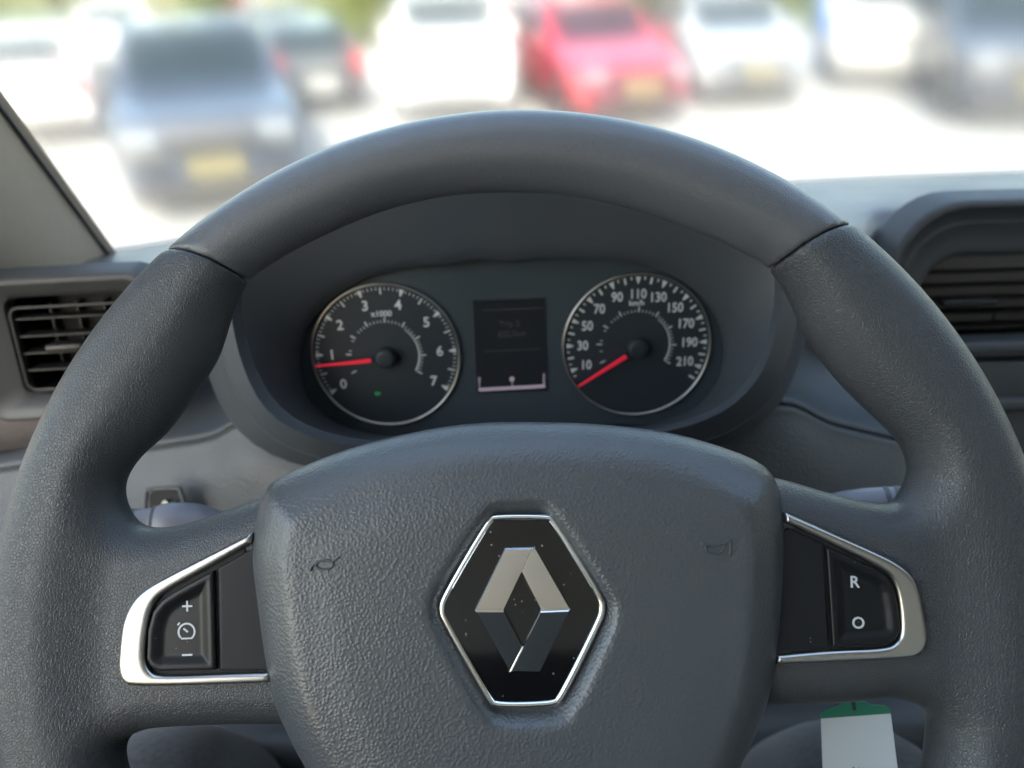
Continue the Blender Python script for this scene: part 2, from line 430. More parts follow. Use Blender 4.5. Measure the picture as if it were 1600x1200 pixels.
# pillars
def pillar(s, side):
    e = 0.0 if side < 0 else 1.0
    rows = []
    for t in np.linspace(-0.08, 1.0, 8):
        p = ws_pt(e, t); d = -side
        a = p + np.array([0.0, -0.008, -0.006]); k = side
        rows.append([a, a + np.array([0.001 * k, -0.015, 0]), a + np.array([0.004 * k, -0.055, 0]), a + np.array([0.014 * k, -0.100, -0.002]),
                     a + np.array([0.045 * k, -0.150, -0.004]), a + np.array([0.14 * k, -0.17, 0]), a + np.array([0.14 * k, 0.03, 0]), a + np.array([0.05 * k, 0.035, 0]), a + np.array([0.0, 0.012, 0])])
    return loft('a_pillar', rows, M['pillar'], cab, 2, 3, closed=True)
pillar(0, -1); pillar(1, 1)
tube('pillar_seal', [ws_pt(0.0, t) + np.array([0.001, -0.009, -0.006]) for t in np.linspace(-0.03, 1, 10)], 0.0014, M['plastic'], cab)
mb_roof = [(-0.62, -0.98)] + [(1.62, -0.98)] + [(1.62, -0.16)] + [tuple(ws_pt(q_, 1.0)[:2] + np.array([0, 0.02])) for q_ in np.linspace(1, 0, 15)] + [(-0.62, -0.16)]
_n = len(mb_roof)
mesh_obj('roof', [(x, y, zr + 0.54) for x, y in mb_roof] + [(x, y, zr + 0.60) for x, y in mb_roof], [tuple(range(_n))[::-1], tuple(range(_n, 2 * _n))] + [(i, (i + 1) % _n, _n + (i + 1) % _n, _n + i) for i in range(_n)], M['headliner'], cab, smooth=False)
box('rear_wall', (-0.60, -0.98, 0.62), (1.60, -0.92, zr + 0.539), M['headliner'], cab)
box('floor', (-0.60, -0.92, 0.62), (1.60, 1.0, 0.66), M['black'], cab)
box('firewall', (-0.60, 0.98, 0.66), (1.60, 1.02, zr - 0.36), M['black'], cab)
for x0, x1 in ((-0.66, -0.56), (1.56, 1.66)):
    box('door', (x0, -0.98, 0.62), (x1, 0.60, zr - 0.28), M['door'], cab, 0.02)
    box('light_shaping_frame', (x0 + 0.02, -0.92, zr - 0.29), (x1 - 0.02, -0.80 if x0 < 0 else 0.05, zr + 0.539), M['door'], cab, 0.02)  # unseen frame: widened on the right to block light, narrow on the left
box('bonnet', (-0.6, 1.0, 0.9), (1.6, 1.55, zr - 0.62), M['pillar'], cab, 0.1)

# ================================================================== dashboard
dash = empty('dashboard', None, 'dark grey grained plastic dashboard behind the steering wheel', 'dashboard')
# top pad: from the windscreen foot to the front edge
def top_row(f, dz):
    row = []
    for x in np.linspace(-0.62, 1.62, 70):
        s = (x + 0.341) / 1.72; bow = 1 - (2 * min(max(s, 0), 1) - 1) ** 2
        yb = 0.670 + 0.185 * bow ** 0.8
        yf = 0.548 + 0.11 * sstep(x, 0.262, 0.315) - 0.05 * sstep(-x, 0.22, 0.5)
        row.append((x, yb + (yf - yb) * f, zr + dz))
    return row
loft('top_panel', [top_row(-0.1, -0.212), top_row(0.0, -0.200), top_row(0.12, -0.193), top_row(0.5, -0.184), top_row(0.9, -0.183), top_row(1.0, -0.190), top_row(1.04, -0.205), top_row(1.05, -0.30)], M['dash_top'], dash, 3, 3, thick=0.004)
loft('windscreen_trim', [[np.array(p) + (0, 0.0, 0.004) for p in top_row(-0.03, -0.198)], [np.array(p) + (0, 0, 0.006) for p in top_row(0.02, -0.195)], [np.array(p) + (0, 0, 0.003) for p in top_row(0.06, -0.196)]], M['seal'], dash, 2, 3, thick=0.002)

# hood around the instruments: closed loops, each point (px, py, Y); loops run from the dial panel out to the dash
def polar(loop, n=112, c=(799, 530)):
    L = np.array(loop, float); a = np.arctan2(-(L[:, 1] - c[1]), (L[:, 0] - c[0])); r = np.hypot(L[:, 0] - c[0], L[:, 1] - c[1])
    o = np.argsort(a); a, r, y = a[o], r[o], L[o, 2]
    a = np.concatenate([a - 2 * math.pi, a, a + 2 * math.pi]); r = np.tile(r, 3); y = np.tile(y, 3)
    th = np.linspace(-math.pi, math.pi, n, endpoint=False)
    rr = np.interp(th, a, r); yy = np.interp(th, a, y)
    k = np.array([1, 2, 3, 2, 1]) / 9.0
    for _ in range(2):
        rr = sum(w * np.roll(rr, s) for w, s in zip(k, (-2, -1, 0, 1, 2))); yy = sum(w * np.roll(yy, s) for w, s in zip(k, (-2, -1, 0, 1, 2)))
    return [PY(c[0] + q * math.cos(t), c[1] - q * math.sin(t), y) for t, q, y in zip(th, rr, yy)]
FACE = [(470,525),(466,555),(472,600),(492,640),(520,660),(560,672),(620,676),(700,670),(799,664),(900,660),(1000,660),(1050,655),(1090,635),(1120,600),(1133,560),(1131,525),(1115,483),(1075,440),(1030,417),(950,408),(880,406),(799,410),(700,416),(620,422),(560,436),(520,461),(487,498)]
yf = lambda py: 0.430
D0 = [(x, y, 0.434) for x, y in FACE]
def scl(loop, k, dY, c=(799, 535)): return [(c[0] + (x - c[0]) * k, c[1] + (y - c[1]) * k, Y + dY) for x, y, Y in loop]
D1 = scl(D0, 1.012, -0.010)
CC = [(371,472),(387,537),(407,595),(427,630),(455,655),(490,672),(542,681),(640,688),(799,689),(950,680),(1040,664),(1090,652),(1125,637),(1160,612),(1180,580),(1193,550),(1203,510),(1212,465),(1212,425),(1195,360),(1140,300),(1040,262),(930,246),(799,242),(670,250),(550,280),(450,335),(385,410)]
BB = [(355,470),(360,492),(372,542),(385,590),(402,625),(422,655),(447,670),(480,682),(517,690),(555,693),(640,699),(799,700),(950,690),(1030,672),(1092,660),(1130,645),(1167,620),(1190,587),(1205,550),(1214,510),(1222,465),(1224,425),(1210,350),(1150,285),(1045,245),(930,231),(799,227),(670,235),(545,266),(440,322),(368,405)]
AA = [(325,460),(341,527),(357,580),(380,637),(392,662),(412,680),(440,697),(500,716),(580,722),(700,726),(799,727),(930,715),(1040,700),(1117,685),(1160,667),(1192,645),(1215,615),(1230,575),(1242,525),(1252,480),(1254,425),(1240,345),(1180,272),(1060,224),(930,206),(799,202),(670,208),(540,240),(425,295),(340,390)]
ycrest = lambda py: 0.367 + (690 - py) / (690 - 230) * 0.043
C_ = [(x, y, ycrest(y) + 0.006) for x, y in CC]; B_ = [(x, y, ycrest(y)) for x, y in BB]; A_ = [(x, y, ycrest(y) + 0.014) for x, y in AA]
def mixl(La, Lb, t):  # between two world loops
    return [np.array(a) * (1 - t) + np.array(b) * t for a, b in zip(La, Lb)]
W0, W1, WC, WB, WA = polar(D0), polar(D1), polar(C_), polar(B_), polar(A_)
Wm = mixl(W1, WC, 0.5)
G_ = [(310, 480, 0.46), (318, 560, 0.45), (345, 640, 0.43), (380, 690, 0.42), (430, 716, 0.415), (560, 736, 0.41), (799, 742, 0.41), (1000, 728, 0.41), (1130, 698, 0.415), (1195, 662, 0.42), (1235, 610, 0.44), (1256, 540, 0.46), (1268, 470, 0.48), (1275, 400, 0.5), (1262, 334, 0.52), (1200, 274, 0.55), (1125, 238, 0.565), (1040, 214, 0.575), (930, 202, 0.58), (799, 200, 0.58), (680, 206, 0.58), (540, 226, 0.57), (477, 252, 0.56), (402, 298, 0.54), (335, 360, 0.51), (312, 420, 0.48)]
WG = polar(G_)
WH = [np.array(p) * 1.0 for p in WG]
ctr = np.mean(WG, axis=0)
WH = [np.array([p[0] * 1.03, p[1] + 0.22 * max(0, (p[2] - (zr - 0.19))) / 0.11 + 0.02, min(p[2], zr - 0.19)]) for p in WG]
loft('cluster_hood', [W0, W1, Wm, mixl(Wm, WC, .9), WC, mixl(WC, WB, .12), mixl(WC, WB, .88), WB, mixl(WB, WA, .08), mixl(WB, WA, .5), mixl(WB, WA, .94), WA, mixl(WA, WG, .12), mixl(WA, WG, .5), WG, mixl(WG, WH, .5), WH], M['hood'], dash, 3, 1, closed=True)

# fascia left and right of the hood, then the lower panel under a dark joint
def prof(x, y0, z0): return (x, y0, zr + z0)
def fascia_row(dy, dz, xs_, wrap=0.14):
    return [(x, 0.548 + dy + 0.10 * sstep(x, 0.12, 0.34) - 0.06 * sstep(-x, 0.25, 0.55), zr + dz) for x in xs_]
xs_ = list(np.linspace(-0.62, 1.62, 24))
up = [fascia_row(0.006, -0.186, xs_), fascia_row(0.0, -0.196, xs_), fascia_row(-0.012, -0.225, xs_), fascia_row(-0.035, -0.262, xs_), fascia_row(-0.062, -0.285, xs_)]
# joint line traced along the column: left then right
J = [(-420,800),(-220,768),(-60,740),(60,722),(160,708),(240,695),(330,680),(388,657),(500,690),(799,720),(1080,690),(1212,628),(1300,660),(1410,686),(1426,690)]
JY = [.52,.51,.50,.495,.485,.475,.468,.462,.45,.44,.45,.462,.472,.485,.490]
jrow = [PY(x, y, Yv) for (x, y), Yv in zip(J, JY)]
trow = [np.array([p[0] * 1.10 if p[0] < 0 else min(p[0] * 1.03, 0.272), max(p[1] + 0.02, 0.550) - 0.03 * sstep(-p[0], 0.22, 0.5), zr - 0.197]) for p in jrow]
def mid(a, b, t, push): return [np.array(p) * (1 - t) + np.array(q) * t + np.array([0, push, -abs(push) * 0.3]) for p, q in zip(a, b)]
loft('upper_fascia', [trow, mid(trow, jrow, .3, 0.02), mid(trow, jrow, .62, 0.028), mid(trow, jrow, .88, 0.018), jrow, mid(jrow, jrow, 0, 0.02)], M['hood'], dash, 4, 4, thick=0.003)
lw0 = [np.array(p) + (0, 0.012, -0.0035) for p in jrow]; lw1 = [np.array(p) + (0, -0.002, -0.0035) for p in jrow]; lw2 = [np.array(p) + (0, -0.006, -0.008) for p in jrow]
def low(dy, dz, sx=1.0): return [np.array([p[0] * sx, p[1] + dy, zr + dz]) for p in jrow]
lowrows = [lw0, lw1, lw2, [np.array(p) + (0, -0.022, -0.035) for p in jrow], low(-0.035, -0.37, 1.03), low(-0.035, -0.44, 1.05), low(-0.01, -0.50, 1.06), low(0.06, -0.53, 1.06)]
loft('lower_panel', lowrows, M['dash_grain'], dash, 4, 4, thick=0.003)
box('lower_bolster', (-0.55, 0.40, zr - 0.62), (1.55, 0.52, zr - 0.513), M['plastic'], dash, 0.02)
box('knee_panel', (-0.60, 0.54, zr - 1.1), (0.60, 0.58, zr - 0.5), M['black'], dash)

# ================================================================== steering wheel
WA_ = R(31.4)
wc = CP + 0.2758 * CF + 0.00404 * CR - 0.08648 * CU
WF = Frame(wc, (1, 0, 0), (0, math.sin(WA_), math.cos(WA_)))
wheel = empty('steering_wheel', WF.matrix(), 'black three-spoke steering wheel with a diamond emblem on its hub', 'steering wheel')
RT = 0.0140                                        # rim half thickness
up_open = [(385,437),(367,465),(354,494),(329,557),(292,615),(250,673),(208,715),(187,748),(183,777),(192,807),(212,824),(250,826),(300,815),(396,782),(480,757),(600,745),(815,740),(1000,738),(1150,740),(1222,748),(1297,769),(1367,787),(1409,787),(1427,759),(1432,731),(1418,694),(1385,657),(1325,596),(1273,526),(1241,465),(1208,419),(1160,389),(1100,362),(1000,325),(900,303),(800,297),(700,303),(600,326),(500,367),(430,405)]
lo_left = [(181,1190),(187,1166),(205,1152),(255,1142),(432,1137),(560,1150),(640,1230),(680,1420),(690,1640),(560,1612),(430,1545),(320,1445),(235,1320),(195,1240)]
lo_right = [(1457,1200),(1464,1145),(1462,1127),(1450,1112),(1425,1102),(1387,1096),(1320,1104),(1210,1106),(1080,1130),(1000,1230),(955,1420),(945,1640),(1075,1612),(1205,1545),(1315,1445),(1400,1320),(1440,1240)]
openings = [catmull(WF.locs(p), 5) for p in (up_open, lo_left, lo_right)]
sL = [WF.loc(262, 396), WF.loc(385, 437)]; sR = [WF.loc(1208, 418), WF.loc(1328, 356)]
def seam_side(X, Y):
    """positive on the upper (cover) side of both seams, in metres"""
    out = None
    for (a, b) in (sL, sR):
        dx, dy = b[0] - a[0], b[1] - a[1]; L = math.hypot(dx, dy)
        # a slight bow in the joint
        t = np.clip(((X - a[0]) * dx + (Y - a[1]) * dy) / (L * L), -0.5, 1.5)
        s = (-(X - a[0]) * dy + (Y - a[1]) * dx) / L - 0.0022 * (1 - (2 * t - 1) ** 2)
        # only near this seam
        out = s if out is None else np.where(X > 0, s, out)
    return out
hW = 0.0013
ax = grid3((-0.192, -0.192, -0.024), (0.192, 0.192, 0.018), hW)
X, Y = np.meshgrid(ax[0], ax[1], indexing='ij')
d = 0.19 - np.hypot(X, Y)
for op in openings: d = np.minimum(d, -poly_sdf(op, X, Y))
rad = np.hypot(X, Y); zc2 = -0.006 * sstep(-rad, -0.170, -0.146)
S2 = seam_side(X, Y)
Z = ax[2][None, None, :]
Fw3 = round_ext(d[:, :, None], Z, zc2[:, :, None], RT, RT)
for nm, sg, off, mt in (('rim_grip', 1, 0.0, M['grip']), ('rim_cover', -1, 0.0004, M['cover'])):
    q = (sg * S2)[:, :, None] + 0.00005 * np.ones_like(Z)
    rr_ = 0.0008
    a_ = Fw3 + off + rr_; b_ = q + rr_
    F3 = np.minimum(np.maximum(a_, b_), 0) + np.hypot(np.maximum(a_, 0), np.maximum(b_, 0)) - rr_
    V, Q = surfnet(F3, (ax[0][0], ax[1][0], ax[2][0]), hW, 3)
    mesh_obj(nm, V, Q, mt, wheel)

# airbag cover
ZP = 0.008
pad_px = [(392,820),(386,870),(392,930),(408,1040),(430,1120),(470,1200),(530,1290),(620,1345),(815,1365),(1010,1345),(1105,1290),(1163,1200),(1204,1105),(1224,1005),(1233,880),(1231,810),(1222,760),(1200,728),(1150,704),(1060,678),(960,664),(850,659),(740,661),(640,676),(530,705),(430,747),(405,775)]
rec_px = [(756,794),(775,784),(848,781),(864,790),(958,930),(964,952),(960,984),(896,1118),(864,1137),(778,1137),(756,1124),(673,973),(669,952),(673,925)]
padP = catmull(WF.locs(pad_px, ZP), 5); recP = chaikin(WF.locs(rec_px, 0.0215), 1)
hP = 0.00068
ax = grid3((padP[:, 0].min(), padP[:, 1].min(), -0.004), (padP[:, 0].max(), padP[:, 1].max(), 0.028), hP)
X, Y = np.meshgrid(ax[0], ax[1], indexing='ij'); d = poly_sdf(padP, X, Y)
re = 0.0100
Hh = 0.0015 + re * np.sqrt(np.clip(1 - (1 - np.clip(d / re, 0, 1)) ** 2, 0, 1))
# facets along the flanks, soft roll along the top
cx = padP[:, 0].mean(); side = sstep(np.abs(X - cx), 0.048, 0.084)
Hh = Hh + 0.0100 * (0.6 * np.clip(d / 0.0165, 0, 1) + 0.4 * sstep(d, 0.0, 0.021)) * side + (1 - side) * 0.0100 * (0.55 * sstep(d, -0.004, 0.016) + 0.45 * sstep(d, -0.002, 0.034))
Hh = Hh + 0.002 * (1 - ((X - cx) / 0.1) ** 2)
dr = poly_sdf(recP, X, Y); Hh = Hh - 0.0056 * (np.clip(dr, 0, 0.0048) / 0.0048 * 0.8 + 0.2 * sstep(dr, 0, 0.0048))
for _ in range(6):
    Hp = np.pad(Hh, 1, mode='edge'); Hh = np.where(d > 0.004, (Hp[:-2, 1:-1] + Hp[2:, 1:-1] + Hp[1:-1, :-2] + Hp[1:-1, 2:] + 2 * Hh) / 6, Hh)
k1 = np.hypot(*np.gradient(Hh, hP)); k1 = np.sqrt(1 + np.clip(k1, 0, 6) ** 2)
Z = ax[2][None, None, :]
f1 = (Z - Hh[:, :, None]) / k1[:, :, None]; f2 = -d[:, :, None] + 0 * Z; f3 = -0.002 - Z
Fp = np.maximum(np.maximum(f1, f2), f3 + 0 * f1)
V, Q = surfnet(Fp, (ax[0][0], ax[1][0], ax[2][0]), hP, 3)
mesh_obj('airbag_cover', V, Q, M['pad'], wheel)
padH = lambda u, v: float(Hh[int(round((u - ax_p[0][0]) / hP)), int(round((v - ax_p[1][0]) / hP))])
ax_p = ax

# emblem: gloss plate, chrome surround, faceted diamond
ZE = 0.0208
ring_px = [(764,810),(775,806),(856,806),(866,812),(942,936),(943,952),(939,968),(877,1094),(864,1103),(775,1105),(764,1097),(692,968),(688,952),(692,933)]
ringP = chaikin(WF.locs(ring_px, ZE), 2)
em = plate('emblem_plate', ringP * 0.995 + 0.005 * ringP.mean(0), 0.0140, ZE, 0.0008, M['gloss'], wheel, 0.0005)
tube('emblem_surround', [(p[0], p[1], ZE - 0.0004) for p in (ringP - ringP.mean(0)) * 0.985 + ringP.mean(0)], 0.00115, M['chrome'], em, closed=True, n=12)
dz_ = ZE + 0.003
dp = {k: WF.loc(*p, dz_) for k, p in dict(TL=(789,858), ST=(832,857), TR=(836,856), Rr=(891,951), BR=(844,1055), BL=(797,1054), Lf=(742,953), it=(815,895), ir=(845,953), ib=(817,1012), il=(787,953)).items()}
vm = dp['Lf'][1]; vt = dp['TL'][1] - vm
def dz3(k):
    u, v = dp[k]; return (u, v, ZE + 0.0042 - 0.0030 * abs(v - vm) / vt)
def limb(keys):
    top = [dz3(k) for k in keys]; c = np.mean(top, 0)
    inn = [tuple(np.array(p) * 0.94 + c * 0.06) for p in top]; base = [(p[0], p[1], ZE - 0.0005) for p in top]; shoulder = [(p[0], p[1], p[2] - 0.0007) for p in top]
    n = len(top); Vv = inn + shoulder + base + [tuple(np.mean(inn, 0) + (0, 0, 0.00028))]
    Fc = [(i, (i + 1) % n, 3 * n) for i in range(n)] + [(i + n, (i + 1) % n + n, (i + 1) % n, i) for i in range(n)] + [(i + 2 * n, (i + 1) % n + 2 * n, (i + 1) % n + n, i + n) for i in range(n)]
    return Vv, Fc
for keys in (['Lf', 'il', 'it', 'ST', 'TL'], ['TR', 'ST', 'it', 'ir', 'Rr'], ['Rr', 'ir', 'ib', 'BL', 'BR'], ['BL', 'ib', 'il', 'Lf']):
    Vv, Fc = limb(keys); mesh_obj('diamond_limb', Vv, [f[::-1] for f in Fc], M['chrome'], em, auto=22)
# horn marks moulded in the cover
def mark(paths, name='horn_symbol'):
    mb = MB()
    for pth in paths:
        pts = []
        for a, b in pth:
            u, v = WF.loc(a, b, 0.022); pts.append((u, v, padH(u, v) + 0.0002))
        o = tube('tmp', catmull(pts, 3, False), 0.00042, M['vent'], None, n=6)
        mb.add([v.co[:] for v in o.data.vertices], [tuple(p.vertices) for p in o.data.polygons]); bpy.data.objects.remove(o)
    return mb.build(name, M['hood'], wheel, True)
ell = lambda cx_, cy_, rx, ry, ro=0: [(cx_ + rx * math.cos(t) * math.cos(ro) - ry * math.sin(t) * math.sin(ro), cy_ + rx * math.cos(t) * math.sin(ro) + ry * math.sin(t) * math.cos(ro)) for t in np.linspace(0, 2 * math.pi, 13)]
mark([ell(508, 882, 14, 7, -0.1), [(497,877),(488,885),(486,892)], [(520,877),(528,872),(531,870)]])
mark([[(1094,849),(1110,852),(1130,849),(1140,843)], [(1101,852),(1104,861),(1114,864),(1126,862),(1132,850)], [(1140,842),(1141,855),(1140,867)]])

# spoke trims, switches, blanks
ZS = 0.0098
triml_o = [(392,833),(330,865),(275,893),(229,918),(206,939),(191,970),(186,1005),(183,1046),(189,1066),(202,1074),(275,1073),(345,1071),(420,1068)]
triml_i = [(420,1052),(345,1054),(248,1058),(233,1051),(225,1035),(225,1010),(228,985),(233,957),(244,936),(262,922),(330,885),(392,849)]
trimr_o = [(1228,801),(1300,832),(1372,864),(1404,880),(1428,900),(1440,928),(1446,960),(1452,996),(1448,1014),(1436,1026),(1420,1030),(1320,1035),(1215,1039)]
trimr_i = [(1215,1025),(1300,1017),(1388,1014),(1404,1004),(1410,988),(1408,952),(1402,920),(1392,901),(1376,888),(1292,847),(1228,817)]
def tri_poly(o_, i_, z):
    a = chaikin(WF.locs(o_, z), 2, False); b = chaikin(WF.locs(i_, z), 2, False); return np.concatenate([a, b])
for o_, i_ in ((triml_o, triml_i), (trimr_o, trimr_i)):
    plate('spoke_trim', tri_poly(o_, i_, ZS + 0.001), 0.005, ZS + 0.0012, 0.0016, M['satin'], wheel, 0.0005, relax=2)
swl = [(334,891),(338,1047),(250,1049),(236,1042),(229,1030),(231,985),(239,955),(254,937),(275,923)]
swr = [(1291,855),(1368,889),(1388,903),(1398,921),(1404,952),(1407,984),(1400,999),(1386,1007),(1301,1012)]
bll = [(340,887),(400,854),(440,900),(440,1049),(342,1049)]
blr = [(1288,850),(1234,825),(1200,850),(1200,1020),(1222,1020),(1297,1013)]
for px_, zt in ((swl, 0), (swr, 0)):
    P_ = np.array(WF.locs(px_, ZS)); c_ = P_.mean(0)
    dish = lambda X, Y, d: -0.0016 * sstep(d, 0.0015, 0.0055)
    sw = plate('switch', P_, 0.004, ZS + 0.0006, 0.0009, M['switch'], wheel, 0.00045, fn=dish)
    sgn = -1 if px_ is swl else 1
    zt_ = ZS + 0.0006 - 0.0016
    mb = MB()
    if px_ is swl:
        u, v = WF.loc(293, 947, zt_); mb.prism([(u - .0018, v - .00030), (u + .0018, v - .00030), (u + .0018, v + .00030), (u - .0018, v + .00030)], zt_ - .0002, zt_ + .0003)
        mb.prism([(u - .00030, v - .0018), (u + .00030, v - .0018), (u + .00030, v + .0018), (u - .00030, v + .0018)], zt_ - .0002, zt_ + .00035)
        u, v = WF.loc(293, 1023, zt_); mb.prism([(u - .0018, v - .00030), (u + .0018, v - .00030), (u + .0018, v + .00030), (u - .0018, v + .00030)], zt_ - .0002, zt_ + .0003)
        u, v = WF.loc(292, 987, zt_)
        rO, rI = .0031, .0025
        arc = [R(a) for a in range(-52, 233, 12)]
        for a0, a1 in zip(arc[:-1], arc[1:]):
            mb.prism([(u + rI * math.cos(a0), v + rI * math.sin(a0)), (u + rO * math.cos(a0), v + rO * math.sin(a0)), (u + rO * math.cos(a1), v + rO * math.sin(a1)), (u + rI * math.cos(a1), v + rI * math.sin(a1))], zt_ - .0002, zt_ + .0003)
        mb.prism([(u - .0019, v - .0025), (u + .0019, v - .0025), (u + .0019, v - .0020), (u - .0019, v - .0020)], zt_ - .0002, zt_ + .00032)
        mb.prism([(u - .0013, v + .0010), (u - .0009, v + .0014), (u + .0006, v + .0001), (u + .0002, v - .0003)], zt_ - .0002, zt_ + .00032)
        mb.prism([(u - .0033, v + .0026), (u - .0026, v + .0034), (u - .0022, v + .0030), (u - .0029, v + .0022)], zt_ - .0002, zt_ + .00032)
    else:
        u, v = WF.loc(1335, 910, zt_); mb.text('R', .0056, u, v, zt_, R(-2))
        u, v = WF.loc(1341, 974, zt_); mb.text('O', .0056, u, v, zt_, R(-2))
    mb.build('switch_symbol', M['white'], sw)
for px_ in (bll, blr):
    plate('blank_panel', WF.locs(px_, ZS), 0.004, ZS - 0.0004, 0.0005, M['blank'], wheel, 0.0005)
for o_, i_, zz in ((triml_o, triml_i, 0), (trimr_o, trimr_i, 0)):
    plate('switch_housing', chaikin(WF.locs(o_, ZS), 1) * 0.985 + 0.015 * np.mean(WF.locs(o_, ZS), 0), 0.003, ZS - 0.0014, 0.0004, M['black'], wheel, 0.0006)
box('hub_boss', (-0.05, -0.055, -0.05), (0.05, 0.05, -0.012), M['black'], wheel, 0.01)

# column and shroud behind the hub
colf = Frame(wc, (1, 0, 0), (0, math.sin(WA_), math.cos(WA_)))
col = empty('steering_column', colf.matrix(), 'dark plastic steering column shroud behind the wheel hub', 'column')
sh = []
for z, w, h_ in ((-0.035, 0.045, 0.04), (-0.05, 0.055, 0.05), (-0.10, 0.06, 0.055), (-0.20, 0.07, 0.06), (-0.30, 0.08, 0.07)):
    sh.append([(w * np.sign(math.cos(t)) * abs(math.cos(t)) ** .5, h_ * np.sign(math.sin(t)) * abs(math.sin(t)) ** .5 - 0.005, z) for t in np.linspace(0, 2 * math.pi, 24, endpoint=False)])
loft('shroud', sh, M['plastic'], col, 3, 1, closed=True)

# stalks
def stalk(label, pts, rads, ring_at, axis):
    o = tube('control_stalk', catmull(pts, 4, False), list(np.interp(np.linspace(0, 1, (len(pts) - 1) * 4 + 1), np.linspace(0, 1, len(rads)), rads)), M['stalk'], None, n=20)
    tag(o, label, 'stalk')
    for f in ring_at:
        P_ = catmull(pts, 4, False); i = int(f * (len(P_) - 1)); t = P_[i + 1] - P_[i - 1]; t /= np.linalg.norm(t)
        rr_ = np.interp(f, np.linspace(0, 1, len(rads)), rads) + 0.0004
        tube('groove_ring', [P_[i] - t * 0.0012, P_[i] + t * 0.0012], rr_, M['plastic'], o, n=20)
    return o
ls = [PD(352,842,.40), PD(300,826,.395), PD(262,819,.39), PD(235,818,.388), PD(205,818,.385), PD(150,820,.38)]
stalk('pale grey light stalk behind the left spoke, below the recessed knob', ls, [.0125, .0130, .0112, .0078, .0070, .0068], (0.56, 0.80, 0.86), 0)
rs = [PD(1235,835,.40), PD(1300,806,.395), PD(1345,793,.39), PD(1385,788,.388), PD(1420,787,.385), PD(1470,788,.38)]
stalk('pale grey wiper stalk behind the right spoke', rs, [.0125, .0110, .0095, .0088, .0085, .0080], (0.62, 0.70), 0)

# recess with a knob in the lower panel, left of the column
def wp(px_, py_, Yv): return PY(px_, py_, Yv)
rf = Frame(PY(262, 800, 0.430), (1, 0.04, 0), (0, 0.35, 1))
rk = empty('recessed_knob', rf.matrix(), 'small metal knob in a dark recess above the left stalk', 'knob')
o_ = [rf.loc(*p) for p in [(232,770),(240,765),(278,763),(284,768),(294,806),(290,830),(235,832),(231,826)]]
mb = MB(); mb.prism([rf.loc(*p) for p in [(234,772),(241,767),(275,766),(280,771),(288,806),(286,828),(236,830)]], -0.002, 0.0008); mb.build('recess', M['black'], rk)
tube('recess_rim', [(*p, 0.0015) for p in catmull([rf.loc(*p) for p in [(230,772),(238,764),(277,762),(284,768),(293,806),(289,832),(234,834)]], 4)], 0.0016, M['dash_grain'], rk, closed=True)
u, v = rf.loc(267, 788, 0.004)
tube('knob_post', [(u - .004, v + .001, 0.0), (u - .0035, v + .001, 0.005)], 0.0021, M['metal'], rk, n=14)
tube('knob_loop', [(u + .002 + .0019 * math.cos(t), v - .0005 + .0016 * math.sin(t), 0.004 + .001 * math.sin(t)) for t in np.linspace(0, 2 * math.pi, 14, endpoint=False)], 0.0009, M['metal'], rk, closed=True)

